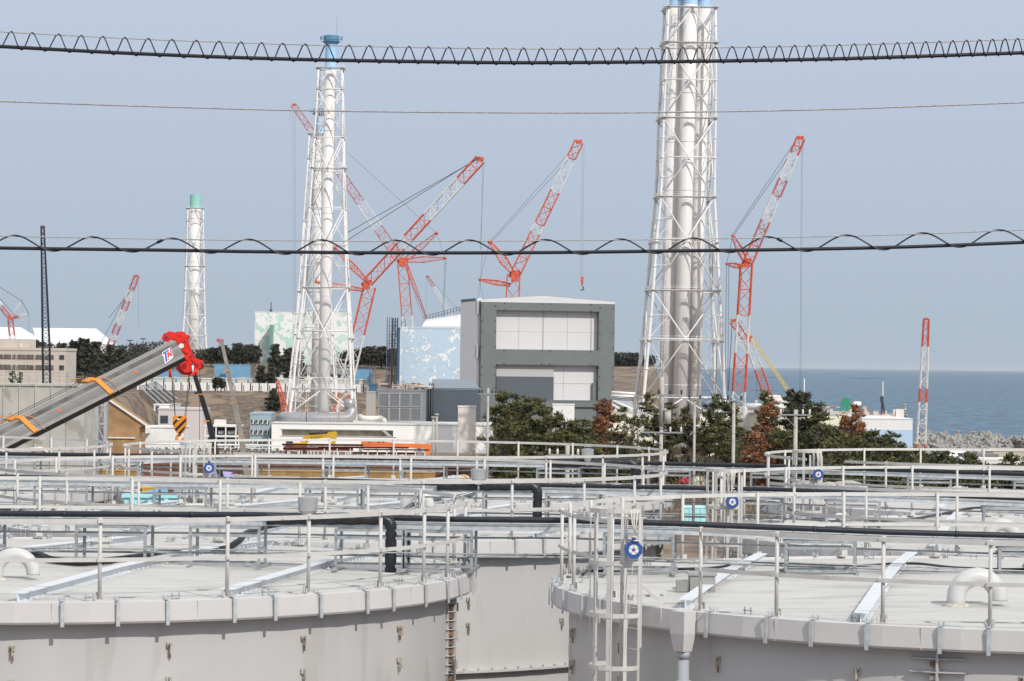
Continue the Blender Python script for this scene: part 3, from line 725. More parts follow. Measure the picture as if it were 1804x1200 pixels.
def crane(Y, label, boom, strut=(), lines=(), hoist=(), base=None, rc=.17, rl=.09, lr=.07, hook=None, knee=None, bz=10., hs_=1.):
    """boom: list of (px0,py0,px1,py1,w0px,w1px,bands)"""
    q = at(boom[0][0], boom[0][1], Y); root = thing('lattice_crane', (q.x, Y, bz), label, 'crane', CG); s = S_(Y)
    for i, (a, b_, c_, d_, w0, w1, bands) in enumerate(boom):
        m_ = MB(); lat(m_, at(a,b_,Y), at(c_,d_,Y), w0*s, w1*s, bands, rc*1.45, rl*1.5)
        m_.build('boom' if i == 0 else 'jib', RW, root)
    for (a, b_, c_, d_, w0, w1, bands) in strut:
        m_ = MB(); P, Q = at(a,b_,Y), at(c_,d_,Y); M_ = P.lerp(Q, .45); lat(m_, P, M_, w0*s, w1*s, bands[:1], rc*1.3, rl*1.2); lat(m_, M_, Q, w1*s, w0*s*.5, bands[-1:], rc*1.3, rl*1.2); m_.m = 0
        m_.ico(Q, w1*s*.35); m_.build('strut', RW, root)
    if knee:
        m_ = MB(); k = at(knee[0], knee[1], Y); m_.box(k, (knee[2]*s*.9, knee[2]*s*1.2, knee[2]*s*1.3), 0); m_.bar(k-Vector((knee[2]*s*.8,0,0)), k+Vector((knee[2]*s*.7,0,knee[2]*s*.6)), knee[2]*s*.5); m_.build('boom_joint', cr_red, root)
    if lines:
        m_ = MB()
        for (a, b_, c_, d_) in lines:
            for dy in (-.8, .8): rope(m_, at(a,b_,Y)+Vector((0,dy,0)), at(c_,d_,Y)+Vector((0,dy,0)), lr)
        m_.build('pendant_line', dark, root)
    if hoist:
        m_ = MB()
        for (a, b_, c_, d_) in hoist: rope(m_, at(a,b_,Y), at(c_,d_,Y), lr*.8)
        m_.build('hoist_rope', dark, root)
    tip = boom[-1]; m_ = MB(); head(m_, at(tip[2], tip[3], Y), tip[5]*s*.42*hs_, None); m_.build('boom_head', cr_red, root)
    if hook:
        m_ = MB(); h = at(hook[0], hook[1], Y); m_.box(h, (1.3,1.,3.)); m_.box(h+Vector((0,0,2)), (1.9,1.,.8)); m_.m = 1
        m_.tube([h+Vector((0,0,-1.5)), h+Vector((0,0,-2.6))], .2, 6); m_.tube([h+Vector((0,0,-2.6)) + Vector((math.cos(t)*.9, 0, math.sin(t)*.9-.9)) for t in [math.pi*.4-k*.55 for k in range(8)]], .28, 6)
        m_.build('hook_block', [cr_red, dark], root)
    if base: crane_base(root, X_(base, Y), Y, bz, cr_wht)
    return root
# one beside the single-flue stack, jib up to the right
crane(1000, 'large red and white crane whose jib rises right from behind the single-flue stack', [(597,735,651,505,20,21,(0,0,1,1,1,1,0,0,0)), (648,497,846,281,16,17,(0,0,0,1,0,0,1,1,1,0,0))],
   [(648,497,590,437,5,10,(0,)), (641,511,555,497,4,8,(0,))], [(590,437,846,276), (605,414,846,278), (555,497,590,437)], [(850,283,848,440),(853,283,846,440),(850,440,845,520)], base=597, knee=(646,502,12))
# the one whose jib leans left behind the stack
crane(1400, 'red and white crane leaning left behind the single-flue stack, struts pointing right', [(728,690,709,462,19,17,(1,1,1,1,1,0,0,0)), (703,455,517,185,17,9,(2,2,1,1,2,2,1,1,1,2,2))],
   [(712,460,769,411,5,11,(0,2)), (714,459,784,455,5,10,(0,2)), (716,466,751,560,4,5,(0,2))], [(600,258,769,411), (769,411,784,455), (784,455,781,560), (714,470,745,560)], [(516,190,517,640),(520,190,521,640),(511,186,511,216),(785,460,779,545),(787,460,782,545)], base=728, knee=(709,462,12))
crane(1490, 'slim white crane with a red tip, behind the white curved roof', [(812,585,753,487,5,5,(2,1,1,1,1,2))], (), [(753,487,812,550)], [(751,487,750,560)], rc=.12, rl=.07, hs_=1.2)
crane(1440, 'red and white crane rising from behind the steel framed cover building', [(893,735,905,483,24,22,(0,)), (908,483,1020,250,17,15,(0,0,0,0,1,0,0,0,1,1,1,0,0))],
   [(906,484,863,426,5,14,(0,)), (899,502,845,493,4,8,(0,))], [(863,426,1010,262),(866,426,1014,268),(863,426,845,493),(845,493,841,530),(846,495,852,530)], [(1026,256,1023,487),(1029,256,1026,487)], base=893, hook=(1025.5,496), knee=(907,487,14), rc=.27, rl=.14)
crane(740, 'tall red and white crane right of the four-flue tower, jib up to the right', [(1299,735,1315,465,22,20,(1,1,0,0,0,1,1,1,1,0,0,0,0)), (1318,462,1411,243,16,14,(0,2,2,1,1,2,1,1,0))],
   [(1312,458,1291,415,7,10,(0,2)), (1309,470,1280,465,4,8,(0,2))], [(1291,413,1396,256),(1294,413,1399,262),(1291,415,1280,465),(1280,465,1277,700),(1284,465,1282,700),(1307,480,1288,720)], [(1412,248,1409,700),(1413.5,248,1411,700),(1415,250,1415,272)], base=1299, knee=(1316,464,11), rc=.14, rl=.075, lr=.04)
crane(900, 'crane with a red and white boom slanting behind the right hand tall crane', [(1366,735,1318,600,13,13,(1,0,0,1,1)), (1314,598,1291,565,9,12,(0,0))],
   (), [(1290,566,1283,690)], [(1333,655,1333,700)], base=1366, knee=(1319,598,8), rc=.12, rl=.07)
crane(980, 'thin yellow boom slanting down to the right over the sea', [(1400,705,1318,585,5,4,(3,3,3,3,3,3))], (), (), (), rc=.07, rl=.05, hs_=.4)
crane(1080, 'upright red and white crane standing alone before the sea on the right', [(1622,795,1632,562,15,9,(0,1,1,1,1,0,0,1,1,1,1,0,0,0))], (), (), [(1633,566,1633,600)], base=1622, rc=.19, rl=.09)
crane(1450, 'small red and white crane left of the green topped stack', [(192,615,241,486,10,8,(2,1,2,1,1,2,1,2,2))], (), [(192,560,236,505),(175,610,222,520)], [(243,489,243,505),(244,500,244,575)], base=192, bz=35, rc=.2, rl=.1)
crane(1300, 'pale crane cut by the left edge with two short masts fanning right', [(27,640,18,562,11,8,(2,1,2)), (15,557,-30,500,7,7,(2,1,1))],
   [(19,560,38,532,2,3,(1,)), (21,561,50,553,2,4,(2,1))], [(-10,500,38,530),(38,530,51,553),(-10,515,30,560)], [(51,554,51,590)], rc=.15, rl=.09, knee=(18,560,6), bz=35)
crane(380, 'dark blue upright lattice mast with a red tip left of the beige building edge', [(83,720,81,600,12,12.5,(4,)), (81,600,75,398,12,5,(4,4,4,4,4,4))], (), (), (), rc=.055, rl=.032, bz=35, hs_=1.0, base=None)
crane(990, 'short orange red boom leaning left of the single-flue stack base', [(506,735,489,672,11,4,(0,0))], (), [(507,655,545,625)], (), rc=.15, rl=.09, base=506)
# ---------------------------------------------------------------- reactor cover building (steel frame round recessed panels)
def frame_mat(name, color, lines, w=.35):
    """sheet cladding with joints: brick texture used as a plain grid of sheets"""
    m = bpy.data.materials.new(name); m.use_nodes = True; t = m.node_tree; b = t.nodes['Principled BSDF']
    tc = t.nodes.new('ShaderNodeTexCoord'); sp = t.nodes.new('ShaderNodeSeparateXYZ'); cb = t.nodes.new('ShaderNodeCombineXYZ')
    t.links.new(tc.outputs['Object'], sp.inputs[0]); ad = t.nodes.new('ShaderNodeMath'); t.links.new(sp.outputs[0], ad.inputs[0]); t.links.new(sp.outputs[1], ad.inputs[1])
    t.links.new(ad.outputs[0], cb.inputs[0]); t.links.new(sp.outputs[2], cb.inputs[1])
    br = t.nodes.new('ShaderNodeTexBrick'); br.offset = 0; br.inputs['Scale'].default_value = 1; br.inputs['Mortar Size'].default_value = w*.12
    br.inputs['Brick Width'].default_value = lines[0]; br.inputs['Row Height'].default_value = lines[1]
    br.inputs['Color1'].default_value = (*color, 1); br.inputs['Color2'].default_value = (*[x*.97 for x in color], 1); br.inputs['Mortar'].default_value = (*[x*.85 for x in color], 1)
    t.links.new(cb.outputs[0], br.inputs['Vector']); t.links.new(br.outputs[0], b.inputs['Base Color']); b.inputs['Roughness'].default_value = .6
    return m
class Fr:
    """axes of a rotated building: u along the front, v to the back"""
    def __init__(s, px, Y, th): s.o = Vector((X_(px, Y), Y, 0)); s.u = Vector((math.cos(th), math.sin(th), 0)); s.v = Vector((-math.sin(th), math.cos(th), 0)); s.th = th
    def p(s, u, v, z): return s.o + s.u*u + s.v*v + Vector((0,0,z))
    def box(s, b, u0, u1, v0, v1, z0, z1): b.box(s.p((u0+u1)/2, (v0+v1)/2, (z0+z1)/2), (abs(u1-u0), abs(v1-v0), abs(z1-z0)), s.th)
fr_g = mat('frame_cladding_grey_green', (.15,.168,.168), .6, var=.06, scale=.2); pan_w = frame_mat('white_sheet_cladding', (.66,.655,.66), (30, 1.1)); pan_d = frame_mat('dark_sheet_cladding', (.09,.11,.13), (30, 1.1))
pan_l = frame_mat('pale_sheet_cladding', (.47,.46,.45), (30, 1.1)); 
lou = mat('louvre_grey', (.42,.425,.43), .6, var=.05, scale=.5)
def cover():
    Y = 1190; f = Fr(847, Y, R_(13)); k = S_(Y); z = lambda y: Z_(950, y, Y)
    root = thing('reactor_cover_building', f.p(28, 10, 10), 'white box shaped cover building framed by grey green steel beams', 'building')
    W = 230*k/math.cos(R_(13))*1.03; g = lambda px: (px-847)*k/math.cos(R_(13))*(1+ (px-847)*k*math.sin(R_(13))/Y)*1.02
    b = MB()
    f.box(b, 0, g(873), 0, 3.2, 14, z(533)); f.box(b, g(1050), g(1077), 0, 3.2, 10, z(533))
    for (y0, y1) in ((533,547),(616,643),(705,717)): f.box(b, g(873), g(1050), .05, 3.15, z(y1), z(y0))
    f.box(b, g(873), g(1050), 1., 3.0, 10, z(717)); b.build('steel_frame', fr_g, root)
    b = MB(); Lz = z(527)
    f.box(b, .8, W-.8, 3.3, 38, z(706), z(531)); b.build('wall', pan_w, root)
    b = MB(); pts = [(-.2, z(529)), (W*.46, z(520.5)), (W+.2, z(529.5)), (W+.2, z(533)), (-.2, z(533))]
    b.prism([f.p(u, .6, zz) for u, zz in pts], f.v*37.6); b.build('roof', pan_w, root)
    b = MB(); f.box(b, -.9, .75, 3.4, 37.8, z(706), z(527)); b.build('side_wall', frame_mat('side_sheet_cladding_lightened', (.84,.84,.84), (8, 9)), root)  # side cladding colour lightened to make up for the shade on it
    b = MB(); f.box(b, 0, W, 5, 37, 10, z(706)-.1); b.build('base_wall', pan_d, root)
    b = MB(); f.box(b, g(876), g(975), 2.0, 3.25, z(716), z(664)); b.m = 1; f.box(b, g(876), g(975), 2.2, 3.25, z(664), z(642)); b.build('infill_panel', [pan_d, pan_l], root)
    b = MB(); f.box(b, g(1042), g(1050), 1.6, 3.25, z(705), z(674)); b.build('infill_box', fr_g, root)
    b = MB()
    for px in (915, 957, 999): f.box(b, g(px)-.06, g(px)+.06, 3.2, 3.29, z(616), z(547))
    f.box(b, g(957)-.2, g(957)+.2, 3.1, 3.28, z(616), z(547)); f.box(b, g(873), g(1050), 3.22, 3.285, z(584.3), z(584))
    f.box(b, g(1040)-.15, g(1040)+.15, 3.0, 3.27, z(616), z(547)); f.box(b, g(975), g(1042), 3.18, 3.29, z(675.6), z(675)); f.box(b, g(993)-.06, g(993)+.06, 3.2, 3.28, z(705), z(643))
    for y in (553,):
        pass
    b.build('panel_joint', lou, root)
    b = MB()
    for i in range(9): f.box(b, -1.1, -.92, 8+i*3.3, 10+i*3.3, z(531), z(526))
    b.build('roof_edge_louvre', dark, root)
    for (px, y) in [(px, y) for px in (849, 871, 1052, 1075) for y in (540, 566, 585, 612, 647, 662, 684)] + [(px, y) for px in (887, 952, 966, 1036) for y in (535, 546, 618, 641)]:
        b = MB(); f.box(b, g(px)-.22, g(px)+.22, -.2, 0.02, z(y)-.2, z(y)+.2); b.build('bolted_joint', dark, root)
    b = MB()
    for zz in (532, 610, 680): f.box(b, -1.5, -.8, 2, 5, z(zz+22), z(zz))
    b.build('cable_cabinet', pan_l, root)
    b = MB()
    for u in (4, 12, 20, 31, 42, 51): p = f.p(u, 1, z(529)+ (1.5 if 12 < u < 45 else .5)); b.bar(p, p+Vector((0,0,1.6)), .12)
    b.bar(f.p(1,1,z(527)), f.p(W*.46,1,z(519)), .09); b.bar(f.p(W*.46,1,z(519)), f.p(W,1,z(527.5)), .09); b.build('roof_rail', galv, root)
cover()
# ---------------------------------------------------------------- generic building helper
def flat(name, label, px0, px1, y0, y1, Y, depth, m, th=0., zb=10., cat='building', group=None, roofm=None, par=.6, mats2=None, wins=(), glass=None, winn='window', base=None, corr=None):
    f = Fr(px0, Y, th); k = S_(Y); W = (px1-px0)*k/math.cos(th); zt = Z_((px0+px1)/2, y0, Y)
    root = thing(name, f.p(W/2, depth/2, zb), label, cat, group)
    b = MB(); f.box(b, 0, W, 0, depth, zb, zt-par); b.build('wall', m, root)
    b = MB(); f.box(b, -.15, W+.15, -.15, depth+.15, zt-par, zt); b.build('roof', roofm or m, root)
    for (a, c, d, e) in wins:
        g0, g1 = (a-px0)*k, (c-px0)*k; z0, z1 = Z_((px0+px1)/2, e, Y), Z_((px0+px1)/2, d, Y)
        b = MB(); f.box(b, g0-.12, g1+.12, -.06, .12, z0-.12, z1+.12); wo = b.build(winn, mats2 or galv, root)
        b = MB(); f.box(b, g0, g1, -.09, .1, z0, z1); b.build('pane', glass or win_m, wo)
    return root, f, W, zt
win_m = mat('window_glass', (.05,.06,.07), .25, var=.3, scale=1.); beige = mat('beige_render', (.55,.49,.42), .8, var=.07, scale=.3, c2=(.45,.40,.34), c2amt=.35, c2scale=.3)
# camouflage-like painted reactor buildings: irregular white patches on a pastel ground
def patchy(name, base, c2, sc, amt, dist=1.2):
    m = bpy.data.materials.new(name); m.use_nodes = True; t = m.node_tree; b = t.nodes['Principled BSDF']
    tc = t.nodes.new('ShaderNodeTexCoord'); n = t.nodes.new('ShaderNodeTexNoise'); n.inputs['Scale'].default_value = sc; n.inputs['Detail'].default_value = 3.5; n.inputs['Roughness'].default_value = .62; n.inputs['Distortion'].default_value = dist
    t.links.new(tc.outputs['Object'], n.inputs['Vector']); r = t.nodes.new('ShaderNodeValToRGB'); e = r.color_ramp.elements; r.color_ramp.interpolation = 'CONSTANT'
    e[0].position = 0; e[0].color = (*base, 1); e[1].position = amt; e[1].color = (*c2, 1); e3 = e.new(amt-.06); e3.color = (*[(x*.9) for x in base], 1)
    t.links.new(n.outputs['Fac'], r.inputs[0]); t.links.new(r.outputs[0], b.inputs['Base Color']); b.inputs['Roughness'].default_value = .6; return m
cam_b = patchy('pale_blue_patched_paint', (.50,.64,.76), (.80,.81,.82), .30, .565, .8); cam_g = patchy('pale_green_patched_paint', (.48,.70,.62), (.80,.80,.78), .22, .475, .6)
r_, f_, w_, z_ = flat('reactor_building', 'pale blue building with irregular white patches beside the white cover building', 704, 830, 577, 690, 1330, 42, cam_b, 0, 10)
b = MB(); 
for px in (704.5,): b.box2((X_(px,1330)-.2, 1329.6, 15), (X_(px,1330)+.2, 1329.9, z_))
b.build('wall_joint', white_m, r_)
r_, f_, w_, z_ = flat('reactor_building', 'distant pale green and white patched building behind the single-flue stack', 448, 612, 550, 660, 1800, 50, cam_g, 0, 30)
b = MB(); b.box2((X_(475,1790), 1788, 40), (X_(479,1790), 1799.5, Z_(477,572,1790))); b.build('vertical_duct', mat('duct_green', (.16,.30,.27), .6), r_)
b = MB(); b.bar((X_(476,1800), 1801, z_), (X_(476,1800), 1801, z_+6), .5); b.bar((X_(478,1800), 1801, z_), (X_(474,1800), 1801, z_+1.5), 1.2); b.build('roof_mast', dark, r_)
# white vaulted roof building
def vault():
    Y = 1420; z = lambda y: Z_(780, y, Y); x = lambda p: X_(p, Y)
    root = thing('vaulted_building', (x(800), Y+10, 10), 'building with a long white rounded roof above the pale blue one', 'building')
    b = MB(); b.box2((x(742), Y, 10), (x(880), Y+30, z(577))); b.build('wall', mat('cream_wall', (.55,.52,.44), .7), root)
    b = MB(); pts = []
    prof = [(0, z(578)), (0, z(575)), (6, z(568)), (14, z(563)), (24, z(562)), (34, z(564)), (40, z(578))]
    n0 = 0
    A = [(x(742)+.4*(zz-z(578)), Y+v, zz) for v, zz in prof]; B = [(x(812), Y+v, zz+ (zz-z(578))*.62) for v, zz in prof]; C_ = [(x(880), Y+v, zz+(zz-z(578))*.9) for v, zz in prof]
    for P, Q in ((A, B), (B, C_)):
        for i in range(len(P)-1): b.poly([P[i], Q[i], Q[i+1], P[i+1]])
    b.poly(A); b.poly(C_); b.build('roof', white_m, root)
    b = MB()
    for i in range(14): p = Vector((x(745+i*5.2), Y+8, z(566)+i*.38)); b.bar(p, p+Vector((0,0,2.6)), .2)
    for h in (1.3, 2.6): b.bar((x(745), Y+8, z(566)+h), (x(815), Y+8, z(566)+5.2+h), .2)
    b.build('roof_rail', dark, root)
vault()
def scaffold(name, label, px0, px1, y0, Y, zb, mt, step=2.2, d=3., cat='scaffold', r=.09, cols=3):
    x0, x1 = X_(px0, Y), X_(px1, Y); zt = Z_(px0, y0, Y); root = thing(name, ((x0+x1)/2, Y, zb), label, cat)
    b = MB()
    for i in range(cols):
        x = x0+(x1-x0)*i/(cols-1)
        for y in (Y, Y+d): b.bar((x,y,zb),(x,y,zt), r*2)
    b.build('upright', mt, root); b = MB(); zz = zb+step; k = 0
    while zz < zt:
        for y in (Y, Y+d): b.bar((x0,y,zz),(x1,y,zz), r*1.5)
        for x in (x0, x1): b.bar((x,Y,zz),(x,Y+d,zz), r*1.5)
        b.bar((x0 if k%2 else x1, Y, zz-step), (x1 if k%2 else x0, Y, zz), r); b.bar((x0,Y+.3,zz+step*.4),(x1,Y+.3,zz+step*.4), r*.8)
        if k % 2: b.box(((x0+x1)/2, Y+d/2, zz), (abs(x1-x0), d*.9, .08))
        zz += step; k += 1
    b.build('ledger', mt, root); return root
stl = mat('scaffold_steel', (.16,.19,.23), .5, metal=.3); bl_d = mat('dark_blue_paint', (.06,.13,.22), .5)
scaffold('scaffold_tower', 'tall dark stair scaffold tower against the pale blue building', 691, 699, 560, 1320, 12, dark, 4.2, 4, r=.22)
scaffold('scaffold_tower', 'taller grey scaffold tower left of the dark stair tower', 681, 689, 559, 1335, 12, stl, 4.2, 4, r=.13)
flat('elevator_shaft', 'narrow blue shaft between the scaffold tower and the pale blue building', 699, 704, 577, 690, 1328, 8, bl_d, 0, 10, cat='shaft')
scaffold('scaffold_tower', 'small scaffold on the roof edge of the pale blue building', 706, 713, 563, 1334, Z_(706,578,1334), stl, 3., 3, r=.13, cols=2)
# grey louvred building, dark box, pillars
lou = mat('louvre_grey', (.42,.425,.43), .6, var=.05, scale=.5); dgr = mat('dark_blue_grey_cladding', (.085,.105,.13), .55, var=.05, scale=.3); dgr2 = mat('blue_grey_roof', (.20,.24,.28), .5, var=.05)
r_, f_, w_, z_ = flat('louvre_building', 'grey building front of eight framed louvre panels', 666, 750, 686, 760, 1050, 16, mat('mid_grey_wall', (.24,.26,.28), .6), 0, 10)
for px in (668, 687, 705.5, 725):
    for (ya, yb) in ((693,717),(719,741),(742,747)):
        b = MB(); k = S_(1050); x0 = X_(px, 1050); x1 = X_(px+17.6, 1050); z0, z1 = Z_(px,yb,1050), Z_(px,ya,1050)
        b.box2((x0-.1,1049.7,z0),(x0+.13,1050-.02,z1)); b.box2((x1-.13,1049.7,z0),(x1+.1,1050-.02,z1)); b.box2((x0+.13,1049.7,z1-.15),(x1-.13,1050-.02,z1)); b.box2((x0+.13,1049.7,z0),(x1-.13,1050-.02,z0+.15)); fo = b.build('louvre_frame', galv_l, r_)
        b = MB(); n = max(3, int((z1-z0)/.32))
        for i in range(n): zz = z0+(z1-z0)*(i+.5)/n; b.bar((x0+.2,1049.88,zz),(x1-.2,1049.88,zz), .22, .07, upv=(0,.5,1))
        b.build('louvre', lou, fo)
rpipe = mat('rusty_white_pipe', (.48,.42,.38), .6, var=.2, scale=.4, c2=(.30,.14,.08), c2amt=.42, c2scale=.3)
b = MB(); rg = random.Random(3)
for i in range(26):
    x = X_(668+rg.uniform(0,80), 1052); zz = Z_(700,686,1052)+rg.uniform(0,2.2); L = rg.uniform(2,8); b.tube([(x,1051+rg.uniform(0,5),zz),(x+L,1051+rg.uniform(0,5),zz)], rg.uniform(.12,.5), 7)
    if i % 2: b.bar((x,1051,zz-1.5),(x,1051,zz+1.8), .22)
b.build('roof_pipework', rpipe, r_)
r_, f_, w_, z_ = flat('annex_building', 'dark blue grey windowless block beside the louvre panels', 762, 846, 684, 760, 1075, 30, dgr, 0, 10, roofm=dgr2)
b = MB(); k = S_(1075); x0, x1, x2, x3 = X_(762,1075), X_(846,1075), X_(749,1075), X_(842,1075); zt = Z_(800,684,1075)
b.poly([(x0,1074.7,zt),(x1,1074.7,zt),(x1-3,1105,zt+3.2),(x0-1,1105,zt+3.2)]); b.build('sloping_roof', dgr2, r_)
b = MB(); b.box2((X_(749,1075),1074,10),(x0-.05,1104,zt+.1)); 
b.build('side_wall', dgr, r_)
b = MB()
for px in (757, 761, 764): b.tube([(X_(px,1072),1072.5,12),(X_(px,1072),1072.5,zt+1),(X_(px,1072),1076,zt+1.6)], .28, 6)
b.build('vertical_pipe', dark, r_)
pillar_m = mat('pale_pillar_concrete', (.72,.67,.62), .8, var=.06, scale=.4)
flat('concrete_pillar', 'square pale concrete shaft in front of the cover building corner', 808, 839, 715, 790, 835, 5.5, pillar_m, 0, 10, cat='shaft', par=.5)
flat('concrete_pillar', 'grey concrete shaft between the silver pipe elbow and the louvre panels', 646, 662, 689, 745, 1000, 4, mat('grey_pillar_concrete', (.42,.40,.37), .85, var=.1), 0, 10, cat='shaft')
flat('switch_cabin', 'dark blue cabin on top of the grey concrete shaft', 650, 664, 676, 689, 1001, 3, bl_d, 0, Z_(655,689,1001), cat='cabin')
scaffold('scaffold_tower', 'short scaffold above the dark blue cabin', 651, 662, 645, 1004, Z_(655,676,1004), stl, 2., 2, r=.1)
# long white turbine hall with a sunken window band
def hall():
    Y = 850; k = S_(Y); x = lambda p: X_(p, Y); z = lambda y: Z_(650, y, Y)
    root = thing('turbine_hall', (x(640), Y+20, 10), 'long low white building with a narrow open band under its roof edge', 'building')
    b = MB(); b.box2((x(480), Y, 10), (x(498), Y+40, z(748))); b.box2((x(498), Y, z(758)), (x(694), Y+40, z(748))); b.box2((x(498), Y, 10), (x(694), Y+40, z(769)))
    b.box2((x(694), Y, 10), (x(868), Y+40, z(748))); b.build('wall', frame_mat('white_wall_panels', (.90,.89,.85), (3.2, 20), .25), root)
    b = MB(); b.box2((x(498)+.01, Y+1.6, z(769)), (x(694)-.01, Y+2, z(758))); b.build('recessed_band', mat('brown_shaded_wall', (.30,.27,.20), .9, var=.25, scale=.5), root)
    b = MB(); b.box2((x(479), Y-.25, z(748)), (x(869), Y+40.2, z(747)+.1)); b.build('roof', mat('pale_roof', (.62,.62,.60), .7), root)
    b = MB()
    b.prism([(x(672),Y-.3,z(756.5)),(x(679),Y-.3,z(756.5)),(x(693),Y-.3,z(769)),(x(686),Y-.3,z(769))], (0,.25,0)); b.box2((x(496),Y-.2,z(758.5)),(x(694),Y-.01,z(757))); b.box2((x(496),Y-.2,z(770)),(x(700),Y-.01,z(769)))
    b.build('window_frame', galv_l, root)
hall()
r_, f_, w_, z_ = flat('office_block', 'small blue grey office block with open window rows left of the white hall', 442, 477, 727, 790, 860, 18, mat('blue_grey_panels', (.33,.42,.47), .6, var=.05), 0, 10)
for (ya, yb) in ((740,747.5),(757.5,767),(776,783)):
    for px in (444, 452.5, 461, 469):
        b = MB(); b.box2((X_(px,860),859.7,Z_(460,yb,860)),(X_(px+6.5,860),859.98,Z_(460,ya,860))); wo = b.build('window', win_m, r_)
        b = MB(); b.box2((X_(px+3,860),859.6,Z_(460,yb,860)),(X_(px+4.4,860),859.72,Z_(460,ya,860))); b.bar((X_(px,860),859.6,Z_(460,yb,860)),(X_(px+6,860),859.6,Z_(460,ya,860)), .12); b.build('mullion', white_m, wo)
# silver duct on the hall roof
duct_m = mat('silver_duct', (.40,.39,.39), .35, metal=.55, var=.08, scale=.4)
def duct():
    Y = 866; s = S_(Y); z = lambda y: Z_(560, y, Y); x = lambda p: X_(p, Y); r = 11.3*s
    root = thing('ventilation_duct', (x(560), Y, z(750)), 'huge silver horizontal duct with an elbow at the foot of the single-flue stack', 'duct')
    pts = [(x(503), Y+14, z(738))] + [(x(503)-r*.1-.55*r*math.sin(a)+.0, Y+3*math.cos(a)+.2, z(738)) for a in (.3,.8,1.2)] + [(x(506), Y, z(738.5)), (x(560), Y, z(738)), (x(604), Y, z(737.5))]
    pts = [(x(500), Y+12, z(738)), (x(499), Y+6, z(738)), (x(501), Y+2.4, z(738)), (x(506), Y+.6, z(738)), (x(513), Y, z(738)), (x(560), Y, z(738)), (x(606), Y, z(737.7)), (x(614), Y+.3, z(736)), (x(618.5), Y+.6, z(731)), (x(620), Y+.8, z(724)), (x(619), Y+1, z(718))]
    b = MB(); b.tube(pts, [r]*8+[r*.97,r*.92,r*.86], 28); b.build('duct', duct_m, root)
    b = MB(); b.tube([(x(616.5), Y+1, z(719)), (x(616.5), Y+1, z(702))], 9.7*s, 24); b.build('duct_drum', duct_m, root)
    b = MB()
    for px in (522, 541, 548, 569, 584, 598): b.tube([(x(px),Y,z(738)),(x(px)+.25,Y,z(738))], r*1.03, 28)
    b.m = 1; b.tube([(x(541),Y,z(738)),(x(542.4),Y,z(738))], r*1.035, 28); b.m = 0
    for px in (535, 549, 599): b.prism([(x(px-2.6),Y-r*1.05,z(750)),(x(px+2.6),Y-r*1.05,z(750)),(x(px+1),Y-r*1.05,z(742)),(x(px+.6),Y-r*1.05,z(730)),(x(px-.6),Y-r*1.05,z(730)),(x(px-1),Y-r*1.05,z(742))], (0,.3,0))
    b.build('duct_ring', [duct_m, dark], root)
    b = MB(); b.tube([(x(632),Y+6,z(733)),(x(640),Y+5,z(736.5)),(x(655),Y+5,z(737)),(x(671),Y+5,z(736)),(x(676.5),Y+5,z(739)),(x(677.5),Y+5,z(747))], 4.6*s, 16); b.build('branch_pipe', pillar_m, root)
    b = MB()
    for i in range(16): q = Vector((x(594+rnd.uniform(0,12)), Y+6, z(706+rnd.uniform(0,24)))); b.bar(q, q+Vector((rnd.uniform(-2,2),rnd.uniform(-1,1),rnd.uniform(-2,2))), .14)
    b.build('pipe_scaffold', lat_w, root)
duct()
# ---------------------------------------------------------------- left: offices, tents, concrete structure
r_, f_, w_, z_ = flat('office_building', 'beige office block with two dark ribbon window rows at the left edge', -60, 115, 612.5, 668, 640, 16, beige, 0, 33)
for (ya, yb) in ((625,632),(643,650.5)):
    for (pa, pb) in ((-55,-25),(-22,20),(23,28),(31,60),(63,77),(79,95)):
        b = MB(); zb_, zt_ = Z_(50,yb,640), Z_(50,ya,640); b.box2((X_(pa,640),639.75,zb_),(X_(pb,640),639.97,zt_)); wo = b.build('window', mat('curtained_glass', (.13,.115,.105), .3, var=.35, scale=1.5), r_)
        b = MB(); n = max(1,int((pb-pa)/11))
        for i in range(n+1): xx = X_(pa+(pb-pa)*i/n,640); b.box2((xx-.04,639.68,zb_),(xx+.04,639.74,zt_))
        b.build('mullion', beige, wo)
    b = MB(); b.box2((X_(105,640),639.75,Z_(50,yb,640)),(X_(113,640),639.97,Z_(50,ya,640))); b.build('window', win_m, r_)
b = MB(); b.box2((X_(-60,640),641,z_+.01),(X_(47,640),652,Z_(20,597,640))); b.build('roof_block', beige, r_)
b = MB(); b.box2((X_(33,640),640.7,Z_(35,612,640)),(X_(37,640),640.98,Z_(35,605,640))); b.build('roof_door', pillar_m, r_)
tent_m = mat('white_membrane', (.80,.81,.83), .6, var=.02, scale=.2)
def tent(label, x0, xr0, xr1, x1, yt, yb, Y, depth=60):
    z = lambda y: Z_((x0+x1)/2, y, Y); X = lambda p: X_(p, Y); root = thing('tent_building', (X((x0+x1)/2), Y+depth/2, z(yb)-5), label, 'tent', 'white membrane buildings beyond the trees')
    b = MB(); zt = z(yt); ze = z(yb); zb = 40
    E_ = [(X(x0),Y,ze),(X(x1),Y,ze),(X(x1),Y+depth,ze),(X(x0),Y+depth,ze)]; r0, r1 = (X(xr0),Y+depth/2,zt+.5), (X(xr1),Y+depth/2,zt+.5)
    b.poly([E_[0],E_[1],r1,r0]); b.poly([E_[1],E_[2],r1]); b.poly([E_[2],E_[3],r0,r1]); b.poly([E_[3],E_[0],r0]); b.build('roof', tent_m, root)
    b = MB(); b.box2((E_[0][0]+.3,Y+.3,zb),(E_[1][0]-.3,Y+depth-.3,ze)); b.build('wall', tent_m, root)
tent('long white tent roof behind the pines at the far left, hipped end to the right', 66, 42, 156, 180, 579, 606, 1700)
tent('white tent roof behind the beige office, partly cut by the left edge', -60, -50, 20, 60, 577, 606, 1640)
